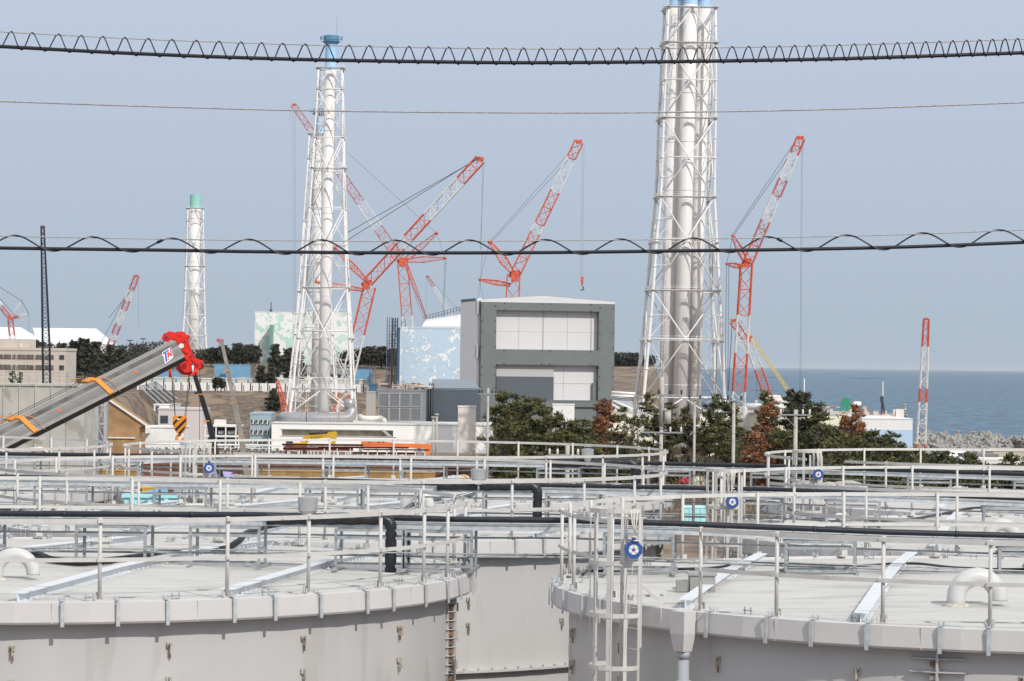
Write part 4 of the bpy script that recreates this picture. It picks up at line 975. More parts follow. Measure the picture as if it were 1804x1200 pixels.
def concrete_tank():
    Y = 300; z = lambda y: Z_(60, y, Y); X = lambda p: X_(p, Y)
    root = thing('concrete_structure', (X(40), Y+6, 35), 'ribbed grey concrete wall structure behind the big crane boom', 'structure')
    b = MB(); b.box2((X(-80),Y,35),(X(150),Y+9,z(679))); b.build('wall', conc, root)
    b = MB(); b.box2((X(-81),Y-.15,z(680)),(X(151),Y+9.2,z(676.5))); b.build('coping', conc, root)
    for px in (-20, 8, 36, 64, 92, 120):
        b = MB(); b.box2((X(px-1.5),Y-.12,35),(X(px+1.5),Y+.05,z(681))); b.build('rib', conc, root)
    b = MB()
    for i in range(17): p = Vector((X(-70+i*13.5), Y-.05, z(676.5))); b.bar(p, p+Vector((0,0,1.25)), .035); b.bar(p, p-Vector((0,0,.35)), .05)
    for h in (.42,.84,1.22): b.bar((X(-75),Y-.05,z(676.5)+h),(X(148),Y-.05,z(676.5)+h), .03)
    b.build('railing', galv, root)
concrete_tank()
sand = mat('ochre_sand_face', (.36,.22,.11), .95, var=.22, scale=.8, bump=.3)
def sandwall():
    Y = 360; z = lambda y: Z_(220, y, Y); X = lambda p: X_(p, Y)
    root = thing('retained_bank', (X(215), Y+3, 35), 'ochre earth face below a white sloping coping', 'earth bank')
    b = MB(); b.prism([(X(188),Y,35),(X(247),Y,35),(X(247),Y,z(752)),(X(256),Y,z(750)),(X(190),Y,z(704)),(X(188),Y,z(704))], (0,6,0)); b.build('earth_face', sand, root)
    b = MB(); b.bar((X(190),Y-.05,z(703)),(X(262),Y-.05,z(750)), .5, .18); b.box2((X(188),Y-.2,z(772.5)),(X(240),Y-.01,z(770.5))); b.build('coping', white_m, root)
sandwall()
scaffold('scaffold_stair', 'grey steel stair frame between the concrete wall and the ochre bank', 137, 187, 698, 340, 35, galv, 1.0, 2.2, r=.045, cols=5)
scaffold('steel_frame', 'taller steel column frame beside the stair frame', 173, 186, 690, 335, 35, galv_l, 2.2, 1.2, r=.11, cols=2)
b = MB()
def slope_rack():
    Y = 700; root = thing('sloping_conveyor', (X_(265,Y), Y, Z_(265,715,Y)), 'steel conveyor racks slanting down the brown bank', 'conveyor')
    P, Q = at(246,681,Y+60), at(281,713,Y); b = MB()
    for k in range(5):
        o_ = Vector((k*1.1,0,k*.35)); b.bar(P+o_, Q+o_, .22)
    b.build('rail', galv_l, root)
    for i in range(18): b = MB(); q = P.lerp(Q, i/17); b.bar(q, q+Vector((4.4,0,1.4)), .16); b.bar(q, q-Vector((0,0,2.5)), .12); b.build('cross_member', dark, root)
slope_rack()
flat('site_building', 'pinkish flat roofed building behind the hanging hook', 280, 359, 719, 790, 640, 14, mat('pinkish_render', (.60,.55,.53), .8, var=.05), 0, 10, wins=((284,297,733,746),), par=.4)
flat('roof_cabin', 'small white cabin on the pinkish roof, left end', 272, 299, 712, 724, 641, 5, white_m, 0, Z_(285,724,641), cat='cabin', wins=((276,281,716,722),), par=.2)
flat('roof_cabin', 'tiny grey cabin on the pinkish roof near the middle', 306, 316, 711, 720, 641, 4, galv_l, 0, Z_(311,719.4,641), cat='cabin', par=.2)
flat('site_building', 'low white building under the pinkish one', 239, 325, 751, 800, 470, 8, white_m, 0, 25, wins=((246,256,766,775),), par=.25)
b = MB(); b.box2((X_(242,468),465,Z_(250,763,468)),(X_(264,468),469.9,Z_(250,753,468))); b.build('canopy', white_m, bpy.data.objects['site_building.001'])
def shed():
    Y = 600; z = lambda y: Z_(390, y, Y); X = lambda p: X_(p, Y); root = thing('open_shed', (X(392),Y+4,20), 'white framed two storey open shed below the brown bank', 'shed')
    b = MB()
    for px in (362,381,398,416,421): b.box2((X(px),Y,12),(X(px+2.2),Y+.4,z(749)))
    b.build('column', white_m, root); b = MB(); 
    for y in (749, 767): b.box2((X(361),Y-.1,z(y+3.2)),(X(424),Y+8,z(y)))
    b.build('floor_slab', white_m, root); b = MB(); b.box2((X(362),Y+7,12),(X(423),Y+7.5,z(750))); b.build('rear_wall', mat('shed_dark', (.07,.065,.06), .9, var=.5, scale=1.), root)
    b = MB()
    for px in (366,385,390,402,408): b.box2((X(px),Y+1,z(782)),(X(px+7),Y+4,z(775))); b.box2((X(px),Y+1,z(765)),(X(px+5),Y+4,z(759)))
    b.build('stored_machine', galv, root)
    b = MB(); b.box2((X(378),Y+1,z(748.9)),(X(396),Y+5,z(740))); b.build('roof_unit', pillar_m, root)
shed()
# row of cream sheds and white fence on top of the brown bank
def fence_row():
    Y = 1342; X = lambda p: X_(p, Y); root = thing('boundary_fence', (X(440),Y,34), 'long white slatted fence along the top of the brown bank', 'fence')
    b = MB(); z0, z1 = Z_(440,689,Y), Z_(440,675,Y)
    b.box2((X(242),Y,z1-1.2),(X(650),Y+.3,z1)); b.build('fence_rail', white_m, root); b = MB(); i = 0; px = 242
    while px < 650: b.box2((X(px),Y-.2,z0),(X(px)+ .9 + .5*(i%3),Y-.01,z1)); px += 5.1; i += 1
    b.build('fence_board', white_m, root)
    b = MB(); b.box2((X(242),Y+.4,z0),(X(650),Y+.6,z1-.5)); b.build('fence_backing', conc, root)
fence_row()
cream = mat('cream_sheet', (.58,.57,.48), .7, var=.05, scale=.2)
bx = None
for i in range(19):
    px = 249+i*21.2; Y = 1352; 
    if bx is None:
        bx = thing('storage_shed', (X_(px,Y),Y,35), 'cream box shed in the row above the white fence', 'shed', 'cream sheds on top of the bank'); k = S_(Y)
        b = MB(); b.box2((X_(px,Y),Y,34.2),(X_(px,Y)+17.5*k,Y+4,Z_(300,665.5,Y))); b.build('wall', cream, bx)
        b = MB(); b.box2((X_(px,Y)-.2,Y-.3,Z_(300,665.5,Y)),(X_(px,Y)+17.5*k+.2,Y+4.3,Z_(300,664,Y))); b.build('roof', white_m, bx)
    else: copy_tree(bx, None, (X_(px,Y),Y,35-.33*(i%2)-i*.02*0))
cab_b = mat('container_blue', (.16,.34,.50), .6, var=.12, scale=.3)
for i, (a, b_, y0, y1, lb) in enumerate(((378,398,641,657,'light blue container left of the pine trunks'),(398.5,441,642,657,'longer blue container beside the pine trunks'),(262,318,652,668,'blue hoarding container under the red boom head'),(626,654,650,667,'blue container right of the single-flue stack'))):
    flat('shipping_container', lb, a, b_, y0, y1+6, 1400-i*8, 3, cab_b, 0, 34, cat='container', par=.3)
flat('shipping_container', 'green container under the crane boom tip', 285, 305, 648, 662, 1420, 3, mat('container_green', (.05,.25,.15), .6), 0, 34, cat='container', par=.3)
def house():
    Y = 1440; X = lambda p: X_(p, Y); z = lambda y: Z_(540,y,Y); root = thing('hip_roof_house', (X(540),Y+8,36), 'low house with a grey hipped roof behind the stack legs', 'house')
    b = MB(); b.box2((X(484),Y,34),(X(650),Y+16,z(658))); b.build('wall', white_m, root)
    b = MB(); E_ = [(X(478),Y-1,z(658)),(X(655),Y-1,z(658)),(X(655),Y+17,z(658)),(X(478),Y+17,z(658))]; r0, r1 = (X(515),Y+8,z(647)),(X(618),Y+8,z(647))
    b.poly([E_[0],E_[1],r1,r0]); b.poly([E_[1],E_[2],r1]); b.poly([E_[2],E_[3],r0,r1]); b.poly([E_[3],E_[0],r0]); b.poly(E_); b.build('roof', mat('grey_roof_tile', (.22,.22,.22), .8, var=.15, scale=.5), root)
    for i in range(14):
        b = MB(); b.box2((X(487+i*12),Y-.1,z(665)),(X(493+i*12),Y-.01,z(660))); b.build('window', win_m, root)
house()
for i, (px, yt) in enumerate(((229,600),(252,597))):
    Y = 1500; q = at(px, yt, Y); r_ = thing('lamp_post', (q.x, Y, 40), 'thin lamp post on the far tree line, ' + ('left' if i == 0 else 'right') + ' one of two', 'lamp post', 'lamp posts on the far tree line')
    b = MB(); b.bar((q.x,Y,40), q, .35); b.build('post', dark, r_); b = MB(); b.box(q, (3.,.6,.5)); b.build('lamp_head', dark, r_)
# ---------------------------------------------------------------- big telescopic crane boom
boom_m = mat('boom_grey_paint', (.235,.23,.22), .4, var=.10, scale=1.5, stretch=(.2,1,1)); br_m = mat('bright_red_paint', (.72,.025,.012), .4, var=.12, scale=3.); or_m = mat('orange_paint', (.72,.26,.02), .5, var=.15, scale=2.); hz_b = mat('stripe_and_shade_black', (.015,.013,.012), .5)
def big_boom():
    A = at(-160,857,104); B = at(309,620.5,112); d = (B-A).normalized(); root = thing('telescopic_crane_boom', A, 'huge grey telescopic crane boom with a red head and orange collars', 'crane boom')
    n = Vector((-d.z, 0, d.x)).normalized(); n = (n - d*n.dot(d)).normalized(); q = d.cross(n).normalized()   # q points away from or to the camera
    if q.y > 0: q = -q
    def P(base, dd, hh): return base + q*dd + n*hh*.96
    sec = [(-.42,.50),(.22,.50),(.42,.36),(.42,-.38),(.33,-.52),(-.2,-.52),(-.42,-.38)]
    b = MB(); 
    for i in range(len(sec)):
        a, c_ = sec[i], sec[(i+1) % len(sec)]; b.m = 1 if i in (3,4,5) else 0  # underside facets painted black to deepen the shade they lie in
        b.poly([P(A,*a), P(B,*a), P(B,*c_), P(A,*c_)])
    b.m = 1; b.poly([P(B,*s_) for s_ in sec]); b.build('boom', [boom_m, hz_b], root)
    def strip(b, h0, h1, off=.006, t0=0., t1=1.): b.poly([P(A.lerp(B,t0),.42+off,h0), P(A.lerp(B,t1),.42+off,h0), P(A.lerp(B,t1),.42+off,h1), P(A.lerp(B,t0),.42+off,h1)])
    b = MB(); strip(b, .16, .33); b.build('worn_stripe', mat('dirty_boom_stripe', (.12,.115,.11), .8, var=.5, scale=2.2, stretch=(.3,1,1.), detail=8), root)
    b = MB()
    for h in (.02,-.06,-.12,-.17,-.22): strip(b, h, h+.011, .012)
    b.build('section_edge', dark, root)
    b = MB(); 
    for o_ in (.0,.07): b.tube([P(A,.1+o_,.57+o_), P(B,.1+o_,.60+o_)], .013, 5)
    b.build('hoist_rope', dark, root)
    def tpx(px):
        lo, hi = 0., 1.
        for _ in range(40):
            t = (lo+hi)/2; q_ = A.lerp(B, t)
            if q_.x < X_(px, q_.y): lo = t
            else: hi = t
        return t
    zf = Vector((0,0,1)); zf = (zf - q*zf.dot(q)).normalized()
    for t in (tpx(30), tpx(163)):
        t2 = t+.012*0; C = A.lerp(B, t); D = C + d*.30; D2 = C+d*.62; b = MB(); sc = 1.14
        ring = [(.0,.56),(.26,.56),(.47,.40),(.47,-.34),(.24,-.54),(-.1,-.54),(-.12,-.34),(-.12,.56)]
        for i in range(len(ring)):
            a, c_ = ring[i], ring[(i+1) % len(ring)]
            o1 = d*(.0 if a[1] > .5 else (.14 if a[1] > 0 else .40)); o2 = d*(.0 if c_[1] > .5 else (.14 if c_[1] > 0 else .40))
            b.poly([P(C+o1,*a), P(C+o1+d*.21,*a), P(C+o2+d*.21,*c_), P(C+o2,*c_)])
            b.poly([P(C+o1+d*.21,*a), P(C+o1+d*.21,a[0]*.84,a[1]*.84), P(C+o2+d*.21,c_[0]*.84,c_[1]*.84), P(C+o2+d*.21,*c_)])
            b.poly([P(C+o1,*a), P(C+o1,a[0]*.84,a[1]*.84), P(C+o2,c_[0]*.84,c_[1]*.84), P(C+o2,*c_)])
        b.bar(P(C-d*.12,.1,.58), P(C+d*.25,.1,.60), .5, .05)
        b.tube([P(C-d*.45,.2,.6),P(C-d*.6,.2,.9),P(C-d*.2,.2,.74)], .018, 5); b.tube([P(C+d*.35,.45,.5),P(C+d*.75,.55,.1),P(C+d*.85,.5,-.45)], .012, 5)
        b.build('collar', or_m, root)
    for t in (tpx(97), tpx(231)):
        C = A.lerp(B, t); b = MB(); c0 = P(C,.436,-.02); b.poly([c0+n*math.cos(a)*.085*(1 if i%2 else .7)+d*math.sin(a)*.075*(1 if i%2 else .7) for i, a in enumerate([2*math.pi*k/12 for k in range(12)])]); b.build('orange_marking', mat('orange_mark', (.75,.12,.03), .6), root)
    # head: outline read off the photograph, given its own depth
    Y = 119; X = lambda x, y: at(x, y, Y)
    out = [(284,595),(297,583.5),(303,585),(304,590),(317,584),(321,584),(323,589),(329,590),(330,593),(327.5,598),(329,606),(335,623),(341,630),(346,634),(353.5,634.5),(354,642),(353,649),(347,652),(339,651),(336,655),(330,657),(325,656.5),(318,648),(315,634),(309,618),(304,606),(301,601),(292,602.5),(288,602)]
    b = MB(); b.prism([X(*p) for p in out], (0,.10,0)); b.prism([X(*p)+Vector((0,.85,0)) for p in out], (0,.10,0))
    b.build('boom_head', br_m, root); b = MB()
    for (x, y, r) in ((293,594,8),(313,592,8),(325,644,15),(348,643,9.),(336,628,5)):
        c0 = X(x, y); b.tube([c0+Vector((0,.1,0)), c0+Vector((0,.86,0))], r*S_(Y)*.95, 20); b.tube([c0+Vector((0,-.05,0)), c0+Vector((0,1.,0))], r*S_(Y)*.3, 10)
    for k in range(4): c0 = X(325,644); b.tube([c0+Vector((0,.12+k*.2,0)), c0+Vector((0,.2+k*.2,0))], 16.5*S_(Y), 22)
    b.build('sheave', mat('dark_red_paint', (.30,.015,.012), .45, var=.3, scale=3.), root); b = MB()
    for (x0,y0,x1,y1) in ((306,596,318,590),(318,590,327,597),(322,617,331,622),(311,612,316,626),(330,600,336,616),(338,632,346,641),(320,628,332,634)): b.bar(X(x0,y0)-Vector((0,.03,0)), X(x1,y1)-Vector((0,.03,0)), .05, .06)
    b.prism([X(*p)-Vector((0,.05,0)) for p in ((305,596),(322,591),(328,600),(315,606))], (0,.05,0))
    b.build('head_rib', br_m, root)
    b = MB(); c0 = X(319.8,609.5); b.tube([c0-Vector((0,.10,0)), c0], .105, 16); b.box(X(319,622.5)-Vector((0,.03,0)), (.09,.04,.05)); b.build('work_lamp', white_m, root)
    b = MB(); b.tube([X(339.5,643.5)-Vector((0,.05,0)), X(340,656.5)-Vector((0,.05,0))], .045, 12); b.m = 1; b.tube([X(339.2,640.5)-Vector((0,.05,0)), X(339.5,643.5)-Vector((0,.05,0))], .047, 12); b.build('warning_lamp', [white_m, blue_m], root)
    # emblem on the boom side: blue T with a slanted red N and dots on a white lozenge
    s0, s1 = at(277,637,118), at(295,622,119)
    def E(u, v_, off): # emblem plane: u along the boom, v upwards vertical
        c0 = P(A.lerp(B, tpx(286)), .42+off, .0); return c0 + d*u*1.08 + zf*(v_+.04)*1.22
    def ep(b, pts, off): b.poly([E(x, y, off) for x, y in pts])
    b = MB(); ep(b, [(-.22,.13),(.22,.17),(.25,-.20),(-.16,-.27),(-.17,-.02),(-.23,.03)], .014); b.build('emblem_ground', white_m, root)
    b = MB(); ep(b, [(-.20,.11),(.10,.135),(.10,.08),(-.20,.045)], .020); ep(b, [(-.115,.05),(-.03,.06),(-.03,-.22),(-.12,-.235)], .021)
    b.m = 1; ep(b, [(-.0,.055),(.075,.06),(.075,-.13),(-.0,-.145)][0:4], .020); ep(b, [(.0,.055),(.06,.06),(.21,-.12),(.15,-.14)], .022); ep(b, [(.15,.105),(.215,.11),(.215,-.13),(.15,-.14)], .020)
    ep(b, [(.0,-.165),(.055,-.16),(.055,-.205),(.0,-.21)], .020); b.m = 0; ep(b, [(.15,.155),(.21,.158),(.21,.118),(.15,.115)], .021)
    b.build('emblem_letters', [mat('emblem_blue', (.05,.05,.42), .5), mat('emblem_red', (.62,.03,.02), .5)], root)
    return root
big_boom()
def hook_block():
    Y = 119.4; X = lambda x, y: at(x, y, Y); root = thing('hook_block', X(316,755), 'hook block with yellow and black diagonal stripes hanging under the red boom head', 'hook block')
    body = [(304.5,734),(306,732.5),(325,733),(328,735),(328,742),(326.5,753),(321.5,763),(311,763.5),(305.5,752),(304,743)]
    b = MB(); b.prism([X(*p) for p in body], (0,.34,0)); b.build('side_plate', or_m, root)
    b = MB()
    for st in ([(304.6,745),(315.5,733.5),(321,733.2),(304.9,750.5)], [(307.5,756.5),(327.7,736.5),(327.9,742),(310,760.5)], [(313,763.2),(326.4,750.5),(324.6,756.3),(319.5,763)]):
        b.prism([X(*p)-Vector((0,.012,0)) for p in st], (0,.008,0))
    b.build('stripe', hz_b, root)
    b = MB(); b.box(X(314,738.5)-Vector((0,.02,0)), (.11,.02,.06)); b.build('plate_label', white_m, root)
    b = MB(); b.tube([X(316,762)+Vector((0,.17,0)), X(316,768)+Vector((0,.17,0))], .07, 10)
    pts = [X(316+math.cos(a)*5.6, 772.5-math.sin(a)*5.6)+Vector((0,.17,0)) for a in [math.radians(100+22*k) for k in range(14)]]
    b.tube([X(316,767)+Vector((0,.17,0))]+pts, [.06]+[.055+.012*math.sin(k/13*math.pi) for k in range(13)]+[.02], 10); b.build('hook', or_m, root)
    b = MB()
    for (x0,y0,x1,y1,r) in ((301.5,662,307.5,735,.014),(304,664,308,735,.012),(334,656,326.5,735,.014),(332,656,324.5,735,.012)): b.tube([X(x0,y0)+Vector((0,.2,0)), X(x1,y1)+Vector((0,.2,0))], r, 5)
    b.build('fall_rope', dark, root)
    b = MB(); b.tube([X(351,650)+Vector((0,.2,0)), X(350.5,792)+Vector((0,.2,0))], .012, 5); b.box(X(346,692.5), (.16,.12,.1)); b.build('auxiliary_rope', dark, root)
    b = MB(); b.tube([X(299,645),X(300,665)], .06, 8); b.build('rope_guide', br_m, root)
hook_block()
def tele(name, label, Y, secs, mt, headc, zb, rings=(), lab='crane boom'):
    (x0,y0),(x1,y1) = secs[0][:2], secs[-1][:2]
    q = at(x0,y0,Y); root = thing(name, (q.x,Y,zb), label, lab)
    for i in range(len(secs)-1):
        b = MB(); b.bar(at(secs[i][0],secs[i][1],Y), at(secs[i+1][0],secs[i+1][1],Y), secs[i][2]*S_(Y), secs[i][2]*S_(Y)*1.1); b.build('boom_section', mt, root)
    b = MB(); e = secs[-1]; h = at(e[0],e[1],Y); s = S_(Y)
    b.box(h, (e[2]*s*1.7, e[2]*s*1.3, e[2]*s*1.2), .4); b.tube([h+Vector((-e[2]*s*1.1,-.2,0)), h+Vector((-e[2]*s*1.1,.2,0))], e[2]*s*.8, 10); b.build('boom_head', headc, root)
    b = MB(); b.box((q.x, Y, zb+1.3), (2.6,7.5,1.1)); b.box((q.x-.2, Y+1.5, zb+2.4), (2.4,3.2,1.3)); b.build('carrier', dark, root)
    b = MB()
    for k in (-2.6,-1.2,1.2,2.6): b.tube([(q.x-1.35,Y+k,zb+.55),(q.x+1.35,Y+k,zb+.55)], .55, 14)
    b.build('wheel', hz_b, root)
    b = MB(); b.box((q.x,Y-3.4,zb+2.3),(2.2,1.4,1.)); b.build('cab', mt, root)
    if rings:
        b = MB()
        for t in rings: p = at(x0+(x1-x0)*t, y0+(y1-y0)*t, Y); b.box(p, (secs[0][2]*S_(Y)*1.2,)*2+(.06,))
        b.build('boom_collar', or_m, root)
    return root
r_ = tele('telescopic_crane', 'slim black telescopic boom leaning behind the hanging hook', 160, [(390,845,9.5),(369,745,8.5),(355,700,7.5),(342,657,7)], mat('boom_black_paint', (.012,.012,.014), .5, var=.3), br_m, 35, (.3,.55,.8), 'crane')
r_ = tele('telescopic_crane', 'slim weathered grey telescopic boom upright right of the black one', 250, [(436,845,9),(425,768,8.5),(411,700,7),(399,640,5.6),(390,600,4.5)], mat('weathered_boom_grey', (.27,.25,.22), .6, var=.25, scale=1.), cr_red2, 35, (.15,.32,.55,.78), 'crane')
b = MB(); h = at(387,603,250); b.tube([h, h-Vector((0,0,.8))], .02, 4); b.box(h-Vector((0,0,.9)), (.18,.18,.5)); b.build('small_hook', dark, r_)
# ---------------------------------------------------------------- yard in front of the cliff
yel = mat('excavator_yellow', (.58,.36,.03), .5, var=.15, scale=.8); rst = mat('dark_rust_steel', (.17,.045,.025), .8, var=.35, scale=.6); org_ = mat('orange_boom_paint', (.78,.20,.06), .5, var=.12, scale=.5)
def excavator():
    Y = 440; X = lambda x, y: at(x, y, Y); root = thing('excavator', (X(520,790).x,Y,35), 'yellow excavator whose arched arm shows above the tank railings', 'excavator')
    b = MB(); b.prism([X(*p) for p in ((527,783),(529,777),(536,768.5),(546,764.5),(572,763.5),(590,760),(592,764),(585,771),(560,773),(546,776),(541,781),(538,786),(527,786))], (0,.7,0)); b.build('arm', yel, root)
    b = MB(); b.prism([X(*p) for p in ((581,769),(592,760.5),(594,766),(590,783),(580,786),(583,775))][::1], (0,.55,0)); b.v = [(x_, y_-.12, z_) for x_, y_, z_ in b.v]; b.build('dipper', yel, root)
    b = MB(); b.tube([X(545,764)-Vector((0,.1,0)), X(577,761.5)-Vector((0,.1,0))], .13, 8); b.build('hydraulic_cylinder', dark, root)
    b = MB()
    for i in range(5): b.box(X(549+i*4.2,771-i*.35)-Vector((0,.01,0)), (.18,.02,.16))
    b.build('arm_lettering', dark, root)
    b = MB(); b.box((X(531,0).x,Y+1.2,36.1),(3,3.6,1.)); b.build('engine_house', yel, root); b = MB(); b.box((X(531,0).x-.9,Y-.8,36.2),(1.,1.3,1.4)); b.build('cab', win_m, root)
    b = MB()
    for k in (-1.2,1.2): b.box((X(531,0).x+k,Y+.6,35.5),(.6,4.4,1.)); 
    b.build('track', dark, root)
excavator()
def yard_boom():
    Y = 405; X = lambda x, y: at(x, y, Y); root = thing('lowered_crane_boom', (X(700,790).x,Y,35), 'long orange crane boom lying level above rusty steel', 'crane boom')
    b = MB(); b.prism([X(*p) for p in ((636,782),(700,781.5),(755,782.5),(760,785),(757,801),(749,801),(748,790),(700,789),(636,787))], (0,1.2,0)); b.build('boom', org_, root)
    b = MB(); b.prism([X(*p)+Vector((0,-.05,0)) for p in ((636,777),(640,775),(672,775.5),(678,778),(692,780),(692,783),(636,783))], (0,1.,0)); b.build('boom_housing', org_, root)
    b = MB()
    for px in (652,668,676,700,728): b.tube([X(px,778)-Vector((0,.2,0)), X(px+2,774)-Vector((0,.2,0))], .12, 6)
    b.build('fitting', cr_red2, root)
    b = MB()
    for px in (645,700,748): b.box2((X(px,0).x-.25,Y+.2,35),(X(px,0).x+.25,Y+.9,Z_(px,790,Y)))
    b.build('rest', galv, root)
yard_boom()
beam0 = None
for i, (x0, x1, y, w_) in enumerate(((497,640,783.5,3.2),(500,650,787,1.6),(499,622,791,5.),(560,720,788,2.6),(622,735,798,3.),(640,757,792,2.))):
    Y = 395-i*7; root = thing('rusty_steel_beam', at((x0+x1)/2, y+3, Y), 'rusty steel beam in the stack below the orange boom, ' + ('topmost and longest to the left','second from the top','broad dark one in the middle','one passing under the orange boom','lowest, half under the orange boom end','bright rusty one just beneath the orange boom')[i], 'steel beam', 'rusty beams stacked in the yard')
    b = MB(); P, Q = at(x0,y,Y), at(x1,y+1,Y); b.bar(P, Q, .5, w_*S_(Y)); b.bar(P+Vector((0,-.1,w_*S_(Y)*.5)), Q+Vector((0,-.1,w_*S_(Y)*.5)), .7, .05); b.build('web', rst, root)
    b = MB(); n = 7
    for k in range(n): q = P.lerp(Q, (k+.5)/n); b.box2((q.x-.06,Y-.2,35),(q.x+.06,Y+.2,q.z-w_*S_(Y)*.5))
    b.build('support', lat_w, root)
# rows of white pipe stands
vs = None; rg = random.Random(11); brn = mat('brown_valve', (.15,.10,.08), .7, var=.3)
def stand(px, Y, py):
    p = at(px, py, Y); r = thing('pipe_stand', (p.x,Y,35), 'white pipe stand with bent pipe and brown valve in a long row', 'pipe stand', 'pipe stands in the yard rows')
    b = MB(); h = p.z-35; b.bar((p.x,Y,35),(p.x,Y,p.z), .10); b.bar((p.x-.5,Y,p.z),(p.x+.5,Y,p.z), .10); b.bar((p.x-.5,Y,35+h*.45),(p.x+.5,Y,35+h*.45), .08); b.build('frame', white_m, r)
    b = MB(); b.tube([(p.x+.25,Y-.2,35),(p.x+.25,Y-.2,p.z-.5),(p.x+.05,Y-.2,p.z-.3),(p.x-.3,Y-.2,p.z-.5)], .07, 6); b.build('bent_pipe', galv, r)
    b = MB(); b.box((p.x+.2,Y-.3,35+h*.62),(.22,.2,.26)); b.tube([(p.x+.2,Y-.45,35+h*.62),(p.x+.2,Y-.5,35+h*.62)], .2, 8); b.build('valve', brn, r)
    return r
vs = stand(190, 430, 783)
for i in range(50):
    px = 196+i*6.1; yy = 430-(i%2)*9
    copy_tree(vs, None, (X_(px,yy),yy,35), 0, 1.0+.06*rg.uniform(-1,1))
for i in range(30):
    px = 150+i*24+rg.uniform(-4,4); copy_tree(vs, None, (X_(px,352),352,35), 0, .86)
def pipe_line(label, x0, x1, y, Y, r, mt, n=9):
    P, Q = at(x0,y,Y), at(x1,y+ (x1-x0)*.0122,Y); root = thing('pipeline', ((P.x+Q.x)/2,Y,35), label, 'pipe')
    b = MB(); b.tube([P, Q], r, 8); b.build('pipe', mt, root); b = MB()
    for k in range(n): q = P.lerp(Q, (k+.5)/n); b.bar((q.x,Y,35), q, .10)
    b.build('support', lat_w, root)
pipe_line('white pipe run over the stands behind the third tank row', 140, 495, 780.5, 428, .12, white_m, 14)
pipe_line('long pale pipe run above the brown earth strip', 130, 860, 817, 350, .09, white_m, 24)
pipe_line('grey pipe run just below the pale one', 400, 870, 816, 345, .07, galv, 16)
earth = mat('dark_brown_earth', (.13,.065,.045), .95, var=.4, scale=1., bump=.3); tan = mat('tan_earth', (.34,.21,.08), .95, var=.22, scale=1.2, bump=.3)
def slab(name, label, cat, x0, x1, y0, y1, Y, depth, mt, th=0., cap=None, ribs=0):
    f = Fr(x0, Y, th); W = (x1-x0)*S_(Y); z0, z1 = Z_((x0+x1)/2, y1, Y), Z_((x0+x1)/2, y0, Y); root = thing(name, f.p(W/2, depth/2, 35), label, cat)
    b = MB(); f.box(b, 0, W, 0, depth, min(35, z0), z1-.08); b.build('body', mt, root)
    b = MB(); f.box(b, -.05, W+.05, -.05, depth+.05, z1-.08, z1); b.build('top', cap or mt, root)
    if ribs:
        b = MB()
        for k in range(ribs): u = W*(k+.5)/ribs; f.box(b, u-.05, u+.05, -.06, -.002, min(35, z0), z1-.09)
        b.build('rib', mt, root)
    return root
slab('earth_bund', 'long tan earth bund with a flat top seen through the railings', 'earth bund', 440, 768, 831, 846, 318, 4, tan)
slab('earth_bund', 'dark brown strip of earth behind the tan bund', 'earth bund', 225, 850, 821, 834, 340, 8, earth)
slab('earth_bund', 'narrow tan strip at the left behind the tank railings', 'earth bund', 140, 250, 829, 840, 325, 3, tan)
slab('storage_container', 'low reddish brown ribbed container in the yard', 'container', 246, 320, 832, 846, 300, 2.5, mat('brown_container', (.24,.10,.06), .7, var=.2, scale=1.), 0, mat('brown_container_top', (.12,.075,.06), .8), 18)
slab('storage_container', 'orange yellow box with brown ends above the cyan cover', 'container', 254, 296, 855, 869, 66.4, .6, mat('orange_box', (.62,.33,.03), .6), 0, None, 6)
slab('storage_container', 'brown box directly left of the orange yellow one', 'container', 245, 253.5, 854, 870, 66.45, .6, mat('brown_box', (.26,.10,.05), .7))
slab('storage_container', 'brown box directly right of the orange yellow one', 'container', 296.5, 303, 854, 870, 66.45, .6, mat('brown_box', (.26,.10,.05), .7))
cyan = mat('pale_cyan_sheet', (.42,.78,.80), .5, var=.06, scale=1.)
slab('covered_pallet', 'pale cyan sheeted block between two tank rims at the left', 'covered block', 222, 311, 871, 905, 65.0, 1.2, cyan, 0, None, 3)
slab('covered_pallet', 'small sky blue crate on the pale cyan sheeted block', 'covered block', 269, 290, 864.5, 871, 65.3, .5, mat('sky_blue', (.16,.42,.62), .5))
slab('covered_pallet', 'pale cyan sheeted block beside the second caged ladder', 'covered block', 1209, 1248, 894, 924, 254, 4, cyan, 0, None, 2)
pur = mat('lilac_sheet', (.34,.30,.52), .6, var=.12, scale=2.)
def heap(name, label, cat, px, py, Y, rx, rz, mt, n=7, base=35, seed=1):
    rg = random.Random(seed); c0 = at(px, py, Y); root = MB()
    for i in range(n): root.ico((c0.x+rg.uniform(-rx,rx)*.8, Y+rg.uniform(-1,1)*min(1., rx), c0.z-rz*.4+rg.uniform(-.3,.0)*rz), rz*rg.uniform(.7,1.1), jit=.25, rg=rg, sc=(1.6,1.2,.8))
    o = root.build(name, mt, None, org=(c0.x,Y,c0.z)); tag(o, label, cat); return o
for i, (px, py, rx, rz, lb) in enumerate(((382,833,.9,.55,'lilac sheeted heap just right of the blue reel'),(403,836,1.5,.5,'lilac sheeted heap in the middle of three'),(435,838,1.6,.4,'low lilac sheeted heap nearest the tan bund'))):
    heap('sheeted_heap', lb, 'covered heap', px, py, 300, rx, rz, pur, seed=i)
heap('sack_pile', 'cream sack pile beside the silver valve cover', 'sacks', 815, 838, 300, .6, .35, mat('cream_sacks', (.70,.55,.38), .8), seed=5)
heap('white_sack', 'large white sack standing behind the left silver valve cover', 'sacks', 70, 788, 90, .02, .17, mat('white_sack', (.7,.66,.58), .8), n=4, seed=9)
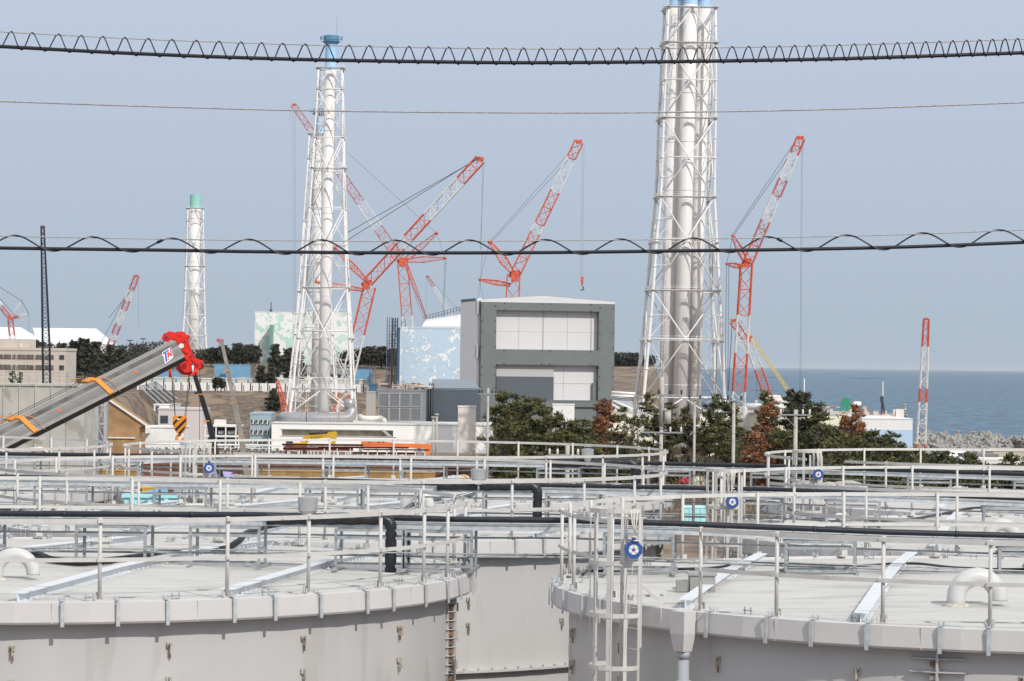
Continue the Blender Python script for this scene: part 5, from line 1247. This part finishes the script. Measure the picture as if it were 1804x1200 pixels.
heap('gravel_heap', 'pale grey gravel heap at the foot of the dark bushes', 'gravel heap', 1455, 850, 120, 1.2, .35, mat('pale_gravel', (.42,.41,.40), .9, var=.4, scale=30., bump=.5), n=14, seed=4)
# pink wrapped post, red fence posts, cream dome, yellow trolley near the middle right
mg = mat('pink_wrap', (.80,.09,.30), .6, var=.15); rd = mat('crimson_wrap', (.50,.03,.07), .6, var=.3)
def wrapped():
    Y = 330; q = at(1271,808,Y); root = thing('wrapped_pump', (q.x,Y,35), 'pink wrapped post top showing above the black pipe', 'wrapped post')
    b = MB(); z1 = Z_(1271,801,Y); b.lathe((q.x,Y,35), [(.60,0),(.55,z1-36.3),(.50,z1-35.9),(.22,z1-35.6),(.28,z1-35.2),(.22,z1-35),(0,z1-35)], 10, smooth=False); b.build('wrapping', mg, root)
    b = MB(); b.lathe((q.x,Y,z1-1.2), [(.56,0),(.60,.15),(.55,.3)], 10); b.build('tie_band', rd, root)
wrapped()
heap('red_sheeting', 'crimson sheeting bunched left of the cream dome', 'sheeting', 1216, 845, 335, .5, .9, rd, n=9, seed=21)
heap('red_sheeting', 'crimson sheeting lying under the pink wrapped post', 'sheeting', 1264, 840, 335, .9, .5, rd, n=9, seed=22)
b = MB(); q = at(1240,838,315); b.lathe((q.x,315,35), [(1.75,0),(1.75,q.z-35.9),(1.5,q.z-35.35),(.9,q.z-35.08),(0,q.z-35)], 32); o = b.build('domed_cover', mat('cream_dome', (.74,.69,.50), .6), None, org=(q.x,315,35)); tag(o, 'cream domed cover beside the second caged ladder', 'domed cover')
slab('equipment_frame', 'small yellow metal frame left of the crimson sheeting', 'equipment', 1184, 1196, 845, 858, 330, 1.5, mat('yellow_frame', (.65,.42,.06), .6), 0, None, 3)
# ---------------------------------------------------------------- utility poles
pole_m = mat('pole_concrete', (.42,.40,.37), .8, var=.12, scale=2.); ins = mat('porcelain', (.72,.70,.66), .3)
def pole(label, px, ytop, Y, r, arms=(), trans=None, r2=None, ybreak=None):
    p = at(px, ytop, Y); root = thing('utility_pole', (p.x,Y,35), label, 'utility pole', 'concrete utility poles among the trees')
    b = MB()
    if ybreak: zb = Z_(px, ybreak, Y); b.tube([(p.x,Y,34),(p.x,Y,zb)], r, 12); b.tube([(p.x+.02,Y,zb),(p.x+.02,Y,p.z)], r2, 10); b.tube([(p.x,Y,zb-.2),(p.x,Y,zb+.05)], r*1.12, 12)
    else: b.tube([(p.x,Y,34),(p.x,Y,p.z)], [r*1.1,r*.85], 12)
    b.build('post', pole_m, root)
    for (x0, x1, y, inss, dk) in arms:
        b = MB(); z = Z_(px,y,Y); b.box2((X_(x0,Y),Y-.2,z-.05),(X_(x1,Y),Y-.1,z+.05)); b.bar((p.x,Y-.15,z-.9),(X_(x0+(px-x0)*.3,Y),Y-.15,z-.05), .04); a_ = b.build('crossarm', galv, root)
        for ix in inss:
            b = MB(); xx = X_(ix,Y); b.lathe((xx,Y-.15,z+.05), [(.03,0),(.09,.08),(.05,.14),(.10,.2),(.05,.26),(.07,.34),(0,.36)], 10); b.build('insulator', dark if dk else ins, a_)
    if trans:
        b = MB(); c0 = at(trans[0], trans[1], Y); b.cyl((c0.x,Y-.2,c0.z-.45), .24, .9, 14); b.cyl((c0.x,Y-.2,c0.z+.45), .26, .06, 14); b.build('transformer', pole_m, root)
    return root
pole('slim pole with tangled crossarm gear in front of the cover building corner', 860, 684, 270, .13, ((842,876,694,(845,850,868,874),True),))
pole('thick pole with a transformer, its long crossarm below the top', 1166, 664, 200, .13, ((1131,1204,762,(1133,1182,1201),False),(1160,1202,696,(1161,1181,1201),True)), (1176,735), .17, 752)
pole('slim plain pole between the two pine groups by the four-flue tower', 1222, 700, 240, .11, ((1210,1238,703,(1214,1233),True),)) if False else pole('slim plain pole between the two pine groups by the four-flue tower', 1224, 699, 240, .12, ((1212,1236,704,(1215,1234),True),))
pole('slim pole right of the four-flue tower with dark insulators', 1293, 703, 215, .14, ((1281,1308,706,(1283,1306),True),))
pole('pole with a T crossarm and three white insulators against the dark pines', 1402, 722, 200, .16, ((1374,1429,731,(1376,1415,1427),False),))
pole('short pole end with white insulators behind the third tank row', 1000, 783, 180, .16, ((968,1024,802,(970,984,1020),False),))
for (px, yt, lb) in ((763,737,'shorter of two thin posts before the white hall'),(769.5,732,'taller of two thin posts before the white hall')):
    q = at(px,yt,390); b = MB(); b.tube([(q.x,390,35),q], .17, 8); b.tube([q,q+Vector((0,0,.25))], .3, 10); o = b.build('thin_post', pole_m, None, org=(q.x,390,35)); tag(o, lb, 'post')
# wires between the poles
b = MB()
for (x0,y0,Y0,x1,y1,Y1,sag) in ((1182,756,200,1415,726,200,.9),(1133,756,200,984,796,180,.4),(1181,692,200,1234,700,240,.3),(1234,700,240,1283,702,215,.2),(1161,692,200,874,690,270,.8)):
    P, Q = at(x0,y0,Y0), at(x1,y1,Y1); pts = [P.lerp(Q, k/12)-Vector((0,0,sag*4*(k/12)*(1-k/12))) for k in range(13)]; b.tube(pts, .018, 4)
o = b.build('power_line', cable_m, None, org=at(1200,700,215)); tag(o, 'thin power wires looped between the utility poles', 'power line')
# ---------------------------------------------------------------- right hand buildings
pb = mat('white_and_blue_cladding', (.76,.77,.78), .5, var=.03); cr_ = mat('cream_cladding', (.80,.76,.62), .6, var=.06, scale=.3)
r_, f_, w_, z_ = flat('plant_building', 'white building with a pale blue lower wall at the edge of the sea', 1520, 1609, 737, 800, 900, 60, frame_mat('white_cladding_blue_plant', (.76,.76,.76), (6.4, 30)), 0, 10, par=.3)
b = MB(); b.box2((X_(1520,900)-.02,899.95,10),(X_(1609,900)+.03,959,Z_(1570,757,900))); b.build('blue_band', mat('pale_blue_cladding', (.45,.60,.76), .5, var=.03), r_)
r_, f_, w_, z_ = flat('plant_building', 'long cream building glimpsed through the pine trees', 1075, 1532, 727, 800, 940, 50, cr_, 0, 10, roofm=mat('pale_grey_roof', (.5,.5,.48), .7))
rg = random.Random(8); b = MB()
for i in range(46):
    px = 1275+rg.uniform(0,300); q = Vector((X_(px,942), 942+rg.uniform(0,8), z_ if px < 1530 else z_-1.5)); h = rg.uniform(.6,2.6); b.box((q.x,q.y,q.z+h/2), (rg.uniform(.3,1.6),.8,h))
b.tube([(X_(1290,945),945,z_+1.5),(X_(1600,960),960,z_-.6)], .35, 8); b.tube([(X_(1300,950),950,z_+2.5),(X_(1480,950),950,z_+2.)], .25, 8)
for px in (1283,1333,1392): b.cyl((X_(px,941),941,z_), .5, 4.2, 8)
b.build('roof_equipment', rpipe, r_)
b = MB(); b.tube([(X_(1315,938),938,Z_(1300,716,938)),(X_(1400,938),938,Z_(1370,717,938))], 1.1, 14); b.tube([(X_(1316,938),938,Z_(1300,716,938)),(X_(1314,938),938,Z_(1300,719,938)),(X_(1314,938),938,Z_(1300,760,938))], 1.1, 14); b.build('roof_duct', white_m, r_)
b = MB(); b.cyl((X_(1366,930),930,Z_(1366,712,930)), 4.2, 2.4, 28); b.lathe((X_(1366,930),930,Z_(1366,712,930)+2.4), [(4.3,0),(4.3,.2),(0,.6)], 28); o = b.build('round_tank', pillar_m, None, org=(X_(1366,930),930,Z_(1366,712,930))); tag(o, 'squat grey cylindrical tank just left of the tallest dark pine', 'tank')
gr_ = mat('green_panel', (.02,.25,.14), .5, var=.15)
def misc():
    Y = 930; X = lambda x, y: at(x, y, Y)
    root = thing('green_screen', X(1491,722), 'slanted green panels on legs on the cream building roof', 'panel')
    b = MB(); b.prism([X(1485,701),X(1499,702),X(1496,716),X(1480,714)], (0,.5,0)); b.build('panel', gr_, root)
    b = MB()
    for (a, b_) in ((1481,1480),(1486,1485),(1492,1490),(1495,1494)): b.bar(X(a,714), X(b_,724), .5)
    b.build('leg', gr_, root)
    root = thing('exhaust_cowl', X(1508,722), 'white slanted cowl right of the green panels', 'cowl'); b = MB(); b.tube([X(1503,722),X(1504,716),X(1508,712.5),X(1517,710)], [1.2,1.2,1.1,.5], 12); b.build('cowl', white_m, root); b = MB(); b.box(X(1503.5,724), (2.6,2,1)); b.build('base', pillar_m, root)
    root = thing('antenna_mast', X(1555,735), 'thin white mast with a dark rusty post on the white building roof', 'mast'); b = MB(); b.tube([X(1555.5,735),X(1555.5,672)], .13, 6); b.build('mast', white_m, root); b = MB(); b.bar(X(1553,729),X(1553.5,700), .5); b.bar(X(1558,729),X(1554,702), .6); b.box(X(1553.5,703), (1.,.8,1.8)); b.build('post', dark, root)
    root = thing('exhaust_pipe', X(1594,735), 'ringed silver exhaust pipe at the right end of the white roof', 'exhaust'); b = MB(); b.tube([X(1594,737),X(1594,712)], .55, 12)
    for y in (713,717,722,727,731): b.tube([X(1594,y),X(1594,y+1)], .85, 12)
    b.build('pipe', galv, root); b = MB(); b.box(X(1585,730), (2.6,2,3.4)); b.tube([X(1575,733),X(1575,724),X(1577,722.5)], .4, 8); b.build('fan_box', pillar_m, root)
    root = thing('thin_mast', X(1417,720), 'thin white mast above the tallest dark pine', 'mast'); b = MB(); b.tube([X(1417,725),X(1417,667)], .16, 6); b.build('mast', white_m, root)
misc()
slab('round_roof_base', 'low white warehouse wall at the right beyond the bushes', 'building', 1700, 1830, 810, 835, 420, 12, mat('warm_white_wall', (.70,.68,.63), .6))
def dome():
    Y = 700; q = at(1683,797,Y); root = thing('domed_tank', (q.x,Y,12), 'white shallow domed tank roof before the concrete block heap', 'tank'); b = MB(); k = S_(Y); b.cyl((q.x,Y,12), 34*k, Z_(1683,803,Y)-12, 40); b.build('wall', white_m, root); b = MB(); z = Z_(1683,803,Y); b.lathe((q.x,Y,z), [(34.5*k,0),(26*k,.75),(14*k,1.3),(0,1.6)], 40); b.build('roof', white_m, root)
dome()
flat('plant_building', 'low beige building by the shore at the right edge', 1752, 1850, 792, 815, 800, 12, mat('sandy_wall', (.50,.44,.34), .7), 0, 8)
flat('plant_building', 'dark low shed behind the domed tank roof', 1700, 1760, 800, 815, 640, 8, mat('shed_grey', (.20,.20,.20), .7), 0, 8)
r_, f_, w_, z_ = flat('plant_building', 'pale grey sloped roof building left of the four-flue tower foot', 1077, 1128, 722, 770, 1000, 20, mat('pale_shed', (.40,.40,.39), .7), 0, 10)
b = MB(); X = lambda x, y: at(x, y, 1000); b.prism([X(1077,722),X(1077,699),X(1112,703),X(1118,722)], (0,18,0)); b.build('raised_roof', galv_l, r_)
b = MB()
for (a,b_,c_,d_) in ((1077,691,1125,694),(1077,697,1122,699),(1080,706,1120,724),(1077,712,1115,735)): b.tube([X(a,b_)-Vector((0,1,0)), X(c_,d_)-Vector((0,1,0))], .45, 6)
b.build('overhead_pipe', white_m, r_)
flat('plant_building', 'small white cabin in front of the cover building foot', 975, 1013, 712, 740, 1000, 10, white_m, 0, 10, par=.3)
b = MB(); X = lambda x, y: at(x, y, 1150)
# ---------------------------------------------------------------- offshore reefs, tetrapods
rg = random.Random(5)
for (x0, x1, y, lb) in ((1491,1561,666,'low broken rock line far out at sea on the right'),(1300,1388,664.5,'long dark reef line on the sea behind the slanting cranes'),(1323,1370,686,'nearer dark reef line behind the red slanting boom'),(1236,1262,686,'short dark reef glimpsed through the tower legs')):
    b = MB(); hy = 641.5+.0122*((x0+x1)/2-902); Y = 46.5*5000/(y-hy); n = int((x1-x0)*1.4)
    for i in range(n):
        x = X_(x0+(x1-x0)*rg.random(), Y); t = abs((x-X_(x0,Y))/(X_(x1,Y)-X_(x0,Y))-.5)*2; h = (1.1-t*.8)*Y/5000*rg.uniform(.6,1.3); b.ico((x, Y+rg.uniform(-6,6), .2), h, jit=.25, rg=rg, sc=(2.2,1,.9))
    b.box(((X_(x0,Y)+X_(x1,Y))/2,Y,0), (X_(x1,Y)-X_(x0,Y),10,Y/5000*.5)); o = b.build('sea_reef', mat('reef_rock', (.07,.08,.08), .9, var=.6, scale=.05), None, org=(X_((x0+x1)/2,Y),Y,0)); tag(o, lb, 'reef')
def tetra():
    b = MB(); dirs = [(0,0,1),(.943,0,-.333),(-.471,.816,-.333),(-.471,-.816,-.333)]
    for d in dirs: d = Vector(d); b.tube([d*0, d*1.9, d*2.05], [.95,.66,.50], 5)
    return b
tm = mat('tetrapod_concrete', (.31,.30,.28), .85, var=.18, scale=.6)
n = 0; tp = None
for i in range(4000):
    if n >= 290: break
    px = rg.uniform(1612, 1830); t = (px-1635)/170.; top = 757+ (10*t if t < .5 else 5+(t-.5)*28); bot = 802 if px < 1765 else 802-(px-1765)*.5
    py = top + (bot-top)*((n*.6180339)%1)
    hy = 641.5+.0122*(px-902); Y = (CZ-(1.5+6.5*(bot-py)/(bot-top)))*5000/(py-hy)
    if Y > 1860: continue
    p = at(px, py, Y)
    if tp is None: b = tetra(); tp = b.build('tetrapod', tm, None, org=(0,0,0)); tag(tp, 'grey concrete tetrapod piled in the sea wall heap at the right', 'tetrapod', 'tetrapods of the sea wall'); o = tp
    else: o = tp.copy(); col.objects.link(o)
    o.location = p; o.rotation_euler = (rg.uniform(0,6),rg.uniform(0,6),rg.uniform(0,6)); sc = rg.uniform(1.05,1.4); o.scale = (sc,sc,sc); n += 1
b = MB()
bank = mat('rubble_bank', (.30,.29,.27), .9, var=.35, scale=.25, bump=.5)
# ---------------------------------------------------------------- trees
bark = mat('pine_bark', (.10,.075,.06), .9, var=.3, scale=6.); bark2 = mat('grey_twigs', (.17,.14,.12), .9, var=.25, scale=3.)
pine_g = mat('pine_needles', (.074,.082,.024), .7, var=.5, scale=1.1, c2=(.125,.105,.035), c2amt=.44, c2scale=.7); rust_g = mat('browned_needles', (.25,.10,.042), .8, var=.4, scale=1.3, c2=(.11,.080,.03), c2amt=.42, c2scale=.8); dark_g = mat('dark_needles', (.048,.054,.024), .75, var=.5, scale=.5, c2=(.075,.065,.03), c2amt=.4, c2scale=.4); olive = mat('olive_foliage', (.088,.094,.030), .75, var=.45, scale=1., c2=(.14,.11,.04), c2amt=.36, c2scale=.6)
def tuft(b, c, r, n, rg, ln=.28, w=.09):
    for i in range(n):
        a = rg.uniform(0, 6.283); e = rg.uniform(-.2, 1.2); d = Vector((math.cos(a)*math.cos(e), math.sin(a)*math.cos(e), math.sin(e)))
        o = Vector(c)+Vector((rg.gauss(0,r*.45), rg.gauss(0,r*.45), rg.gauss(0,r*.28))); s_ = d.cross(Vector((rg.uniform(-1,1),rg.uniform(-1,1),rg.uniform(-1,1)))).normalized()*w*rg.uniform(.7,1.3); q = o+d*ln*rg.uniform(.6,1.4)
        b.v += [tuple(o-s_), tuple(o+s_), tuple(q+s_*.5), tuple(q-s_*.5)]; k = len(b.v); b._f([k-4,k-3,k-2,k-1])
def pine(h, wid, mt, label, loc, seed, low=.25, dens=1., conic=.7, ln=.3, w=.09, tr=.13, tm_=None, group='pine trees beyond the tanks', name='pine_tree', nt=9, flat_=False):
    rg = random.Random(seed); root = thing(name, loc, label, 'tree', group); x0, y0, z0 = loc
    b = MB(); bx_, by_ = rg.uniform(-.06,.06)*h, rg.uniform(-.06,.06)*h
    tp = [Vector((x0+bx_*t*t+math.sin(t*5+seed)*.02*h, y0+by_*t*t, z0+h*t)) for t in [i/8 for i in range(9)]]
    b.tube(tp, [tr*(1-.85*i/8) for i in range(9)], 7); b.build('trunk', tm_ or bark, root)
    lb = MB(); fb = MB(); lev = int(h*1.9)
    for i in range(lev):
        t = low+(1-low)*(i+rg.uniform(0,.6))/lev; 
        if t > 1: continue
        k = min(7, int(t*8)); base = tp[k].lerp(tp[k+1], t*8-k)
        if flat_: R = wid*(math.sin(min(1,(t-low)/(1-low)+.25)*math.pi*.9))**.6
        else: R = wid*((1-t)/(1-low))**conic*min(1, .45+(t-low)*3)+.25
        for j in range(rg.choice((3,4,5))):
            a = rg.uniform(0, 6.283); L = R*rg.uniform(.55,1.15); rise = rg.uniform(.05,.45)*L
            e = base+Vector((math.cos(a)*L, math.sin(a)*L, rise)); m_ = base.lerp(e,.5)-Vector((0,0,.06*L)); lb.tube([base,m_,e], [tr*.28,tr*.18,tr*.06], 4, caps=False)
            nn = max(1, int(L*2.0*dens))
            for q in range(nn):
                c_ = base.lerp(e, .35+.65*(q+rg.random())/nn)+Vector((rg.gauss(0,.16),rg.gauss(0,.16),rg.uniform(0,.15))); tuft(fb, c_, .30, nt, rg, ln, w)
    tuft(fb, tp[-1], .2, nt, rg, ln, w)
    lb.build('branch', tm_ or bark, root); fb.build('crown', mt, root, fix=False); return root
def bare(h, label, loc, seed, mt=None, spread=.6, name='bare_tree', depth=5):
    rg = random.Random(seed); root = thing(name, loc, label, 'tree', 'bare trees among the pines'); tb = MB(); cb = MB()
    def grow(p, d, L, r, lv):
        e = p+d*L; (tb if lv == 0 else cb).tube([p, p.lerp(e,.5)+Vector((rg.gauss(0,.04),rg.gauss(0,.04),0))*L, e], [r, r*.85, r*.65], 4 if lv else 6, caps=False)
        if lv < depth:
            for i in range(rg.choice((2,3,3)) if lv else 5):
                nd = (d+Vector((rg.gauss(0,spread),rg.gauss(0,spread),rg.uniform(-.1,.35)))).normalized(); grow(p.lerp(e, rg.uniform(.55,1)), nd, L*rg.uniform(.6,.8), r*.55, lv+1)
    grow(Vector(loc), Vector((0,0,1)), h*.33, .09, 0); tb.build('trunk', mt or bark2, root); cb.build('twigs', mt or bark2, root, fix=False); return root
def base(px, Y): return (X_(px, Y), Y, gz(X_(px, Y), Y)-.1)
def ht(px, py, Y): return Z_(px, py, Y)-base(px, Y)[2]
T = [ # px, ytop, Y, width, material, label, conic, low, dens
 (897,697,330,2.7,pine_g,'dense green pine at the left end, in front of the steel framed building',.35,.1,1.3),
 (930,705,325,2.6,pine_g,'rounded green pine second from the left in front of the cover building',.35,.1,1.3),
 (968,722,322,2.4,olive,'olive green pine third from the left in front of the cover building',.4,.1,1.3),
 (1000,735,326,2.2,olive,'lower olive pine whose tips stand before the small white cabin',.5,.1,1.2),
 (1030,742,320,1.9,olive,'low olive pine just left of the rust brown tree',.5,.1,1.1),
 (1072,706,335,2.5,rust_g,'rust brown dead pine at the cover building right corner',.75,.15,1.2),
 (1050,735,328,1.8,rust_g,'smaller rust brown pine leaning against the larger one',.6,.15,1.),
 (1101,722,300,1.1,pine_g,'thin sparse pine just right of the rust brown tree',.6,.3,.55),
 (1121,735,305,1.4,pine_g,'sparse small pine with white wall showing through it',.5,.3,.5),
 (1152,695,318,2.1,pine_g,'pointed dark pine behind the pole with the transformer',.8,.15,1.),
 (1185,712,318,1.6,pine_g,'narrow pine between the transformer pole and the slim pole',.7,.2,.9),
 (1219,718,322,1.6,pine_g,'pine standing right behind the slim plain pole',.7,.2,.9),
 (1252,697,318,2.3,pine_g,'tall layered pine left of the pole with dark insulators',.7,.15,1.),
 (1284,708,312,2.1,pine_g,'tall layered pine behind the pole with dark insulators',.7,.15,1.),
 (1345,715,318,2.2,rust_g,'rust brown pine behind the T crossarm pole',.6,.15,1.1),
 (1361,694,326,1.5,olive,'yellowish green pine top above the rust brown one',.6,.4,1.),
 (1391,690,318,1.9,dark_g,'dark pine with three ragged tops behind the T crossarm pole',.5,.15,1.2),
 (1424,693,322,2.3,dark_g,'broad dark pine right of the T crossarm pole',.5,.15,1.2),
 (1446,712,318,1.6,pine_g,'pine at the right edge of the dark pair',.6,.2,1.),
 (1506,716,325,2.3,rust_g,'rust brown topped pine before the white and blue building',.7,.15,1.2),
 (1540,765,322,2.6,olive,'low rust and olive pine at the foot of the white building',.4,.05,1.3),
 (1569,762,316,1.5,dark_g,'small ragged pine before the pale blue wall',.6,.1,.9),
]
for i, (px, yt, Y, wd, mt, lb, cn, lo, dn) in enumerate(T):
    bs = base(px, Y); pine(ht(px, yt, Y), wd*1.22, mt, lb, bs, 40+i, low=lo*.6, dens=dn*1.5, conic=cn*.8, nt=13, w=.075, ln=.36)
FT = [(883,738,305,olive),(915,745,300,pine_g),(985,762,300,olive),(1012,768,305,pine_g),(1045,770,298,olive),(1090,765,300,olive),(1238,752,325,olive),(1268,755,305,pine_g),(1305,758,322,olive),(1330,765,300,rust_g),(1372,760,303,pine_g),(1408,762,305,olive),(1440,760,300,dark_g),(1468,752,312,olive),(1490,745,325,rust_g),(1522,757,310,rust_g),(1486,775,290,olive),(1590,790,320,olive)]
for i, (px, yt, Y, mt) in enumerate(FT):
    bs = base(px, Y); pine(ht(px, yt, Y), 2.2, mt, ('green', 'olive', 'rust brown', 'dark')[0 if mt is pine_g else 1 if mt is olive else 2 if mt is rust_g else 3] + ' scrubby low pine ' + ('in front of the steel framed cover building' if px < 1060 else 'between the rust tree and the T crossarm pole' if px < 1400 else 'at the foot of the tall pines on the right'), bs, 500+i, low=.05, dens=1.6, conic=.4, nt=12, w=.075, ln=.36)
TB = [(1318,700,312),(1331,720,320),(1465,708,318),(1478,716,325),(1488,712,320),(860,712,300),(877,690,332),(1110,760,300),(1200,742,300),(1236,745,300),(1306,742,305),(955,690,345),(935,694,345),(1136,758,300),(1168,770,305),(845,775,330),(1455,720,330)]
for i, (px, yt, Y) in enumerate(TB):
    bs = base(px, Y); bare(ht(px, yt, Y)*.95, 'leafless grey brown tree among the pines beyond the tanks', bs, 80+i, depth=5)
# low dark bushes at the right, each one its own
rg = random.Random(77)
BU = []
for i in range(34):
    px = 1455+i*11.5+rg.uniform(-4,4); Y = 262+rg.uniform(0,70); top = (779 if px < 1560 else 785 if px < 1600 else 799 if px < 1665 else 812 if px<1700 else 822)+rg.uniform(-4,7); BU.append((px, top, Y))
for i in range(26): BU.append((1460+i*14.+rg.uniform(-5,5), 818+rg.uniform(-6,10), 225+rg.uniform(0,40)))
BU += [(1786,800,270),(1650,806,280),(1706,800,285),(1716,806,285),(1560,772,300),(1497,765,300),(1473,775,295)]
for i, (px, yt, Y) in enumerate(BU):
    bs = base(px, Y); h = ht(px, yt, Y); r_ = pine(h, 1.6 if i < 60 else 1.1, (dark_g, pine_g, olive, pine_g)[i%4] if px < 1640 else (dark_g if i%2 else pine_g), 'low dark pine bush in the dense belt at the right', bs, 200+i, low=.05, dens=1.7, conic=.35, group='pine bushes in the belt at the right', nt=10, w=.10)
    r_.name = 'pine_bush'
# undergrowth below the trees: nobody could count it
b = MB(); rg = random.Random(9)
for i in range(5200):
    px = rg.uniform(845,1850); Y = rg.uniform(255,345); x = X_(px,Y); z = 35+rg.uniform(0,1.5)
    d = Vector((rg.gauss(0,.4),rg.gauss(0,.4),1)).normalized(); s_ = Vector((rg.uniform(-1,1),rg.uniform(-1,1),0)).normalized()*.05; L = rg.uniform(.6,2.4); o = Vector((x,Y,35)); q = o+d*L; k = len(b.v)
    b.v += [tuple(o-s_),tuple(o+s_),tuple(q+s_*.3),tuple(q-s_*.3)]; b._f([k,k+1,k+2,k+3])
tag(b.build('undergrowth', mat('dry_undergrowth', (.16,.12,.075), .9, var=.4, scale=.8), fix=False), 'brown dry stalks under the trees beyond the tanks', 'undergrowth', kind='stuff')
for i, (px, y0, c_, lb) in enumerate(((205,616,(.55,.42,.30),'tiny beige house farthest left on the wooded skyline'),(214,620,(.60,.52,.34),'tiny yellowish house on the wooded skyline'),(226,617,(.66,.62,.58),'tiny white house on the wooded skyline'),(243,619,(.60,.35,.25),'tiny reddish house on the wooded skyline'),(256,622,(.66,.58,.40),'tiny cream house farthest right on the wooded skyline'))):
    flat('distant_house', lb, px, px+9, y0, y0+14, 1660, 8, mat('far_house_%s' % 'abcde'[i], c_, .8), 0, 45, cat='house', par=1.2, roofm=mat('far_roof', (.14,.10,.09), .8), group='houses on the wooded skyline')
# far pines that stand apart
far_g = mat('far_pine_needles', (.060,.062,.040), .8, var=.4, scale=.3)
FP = [(130,604,1400,7),(150,600,1395,9),(105,608,1410,6),(172,606,1405,7),(195,612,1410,6),(214,616,1420,6),(236,624,1420,6),(255,628,1430,6),(372,616,1500,7),(395,612,1500,8),(420,609,1490,9),(436,611,1500,8),(450,612,1510,6),(484,610,1430,6),(512,617,1400,7),(527,622,1405,6),(462,648,1350,4),(478,650,1352,4),(634,618,1500,8),(655,614,1500,9),(672,614,1505,9),(690,618,1500,7),(716,620,1520,6),(612,624,1500,7),(60,602,1420,6),(380,668,1325,3),(390,670,1326,3),(482,688,1275,7),(17,655,620,2),(22,657,622,2)]
for i, (px, yt, Y, wd) in enumerate(FP):
    bs = base(px, Y); h = max(4, ht(px, yt, Y)); far = Y > 1000
    lb = {27:'dark round shrub on the brown bank left of the orange red boom',28:'small dark pine before the beige office',29:'small dark pine before the beige office',13:'pine with bare trunks before the pale green building'}.get(i, 'dark pine of the far tree line on the terrace')
    pine(h, wd*.62 if far else wd*.6, far_g if far else dark_g, lb, bs, 300+i, low=.3 if i not in (27,) else .02, dens=.5 if far else 1.2, conic=.5, ln=1.1 if far else .3, w=.5 if far else .1, tr=.35 if far else .1, group='pines of the far tree line', nt=9, flat_=(far and i != 27))
# distant woods that read as one mass
def wood(label, spans, seed, mt, leaf=1.3, nper=26, hmin=6, hmax=12):
    rg = random.Random(seed); b = MB()
    for (x0, x1, yt, Y, Y2, cnt) in spans:
        for i in range(cnt):
            px = rg.uniform(x0, x1); Yc = rg.uniform(Y, Y2); x = X_(px, Yc); g = gz(x, Yc); zt = Z_(px, yt, Yc)+rg.uniform(-5,1.2)
            hh = max(3., zt-g); r = rg.uniform(2.2,4.2)
            for k in range(nper):
                a = rg.uniform(0,6.283); rr = r*math.sqrt(rg.random()); zz = g+hh*(1-.75*rg.random()**1.3*(.3+rr/r)); o = Vector((x+math.cos(a)*rr, Yc+math.sin(a)*rr, zz)); d = Vector((rg.gauss(0,1),rg.gauss(0,1),rg.gauss(.4,.7))).normalized(); s_ = d.cross(Vector((0,.3,1))).normalized()*leaf*.35; q = o+d*leaf; n_ = len(b.v)
                b.v += [tuple(o-s_),tuple(o+s_),tuple(q+s_*.4),tuple(q-s_*.4)]; b._f([n_,n_+1,n_+2,n_+3])
    tag(b.build('distant_woodland', mt, fix=False), label, 'woodland', kind='stuff')
wood('dark far-off woodland along the terrace behind the stacks', [(90,260,612,1440,1480,200),(230,330,606,1700,2000,160),(60,140,606,1440,1500,80),(325,452,620,1540,1600,230),(600,705,619,1530,1580,180),(480,600,622,1900,1960,60),(640,700,622,1540,1560,70)], 1, mat('far_wood_brown_green', (.085,.078,.060), .9, var=.4, scale=.05))
wood('far-off woodland on the low hill between the cover building and the four-flue tower', [(1060,1122,625,2330,2460,330),(1115,1150,629,2350,2450,120)], 2, mat('far_wood_blue_green', (.075,.085,.08), .9, var=.35, scale=.05), leaf=2.)

# ---------------------------------------------------------------- thin sea haze
b = MB(); b.box2((-160000, -70, -30), (160000, 245000, 190)); hzm = bpy.data.materials.new('sea_haze'); hzm.use_nodes = True; t_ = hzm.node_tree
for n_ in list(t_.nodes):
    if n_.type == 'BSDF_PRINCIPLED': t_.nodes.remove(n_)
pv = t_.nodes.new('ShaderNodeVolumePrincipled'); pv.inputs['Color'].default_value = (.80,.88,.96,1); pv.inputs['Density'].default_value = 9e-6; pv.inputs['Anisotropy'].default_value = .0
t_.links.new(pv.outputs[0], t_.nodes['Material Output'].inputs['Volume'])
tag(b.build('haze', hzm), kind='stuff')
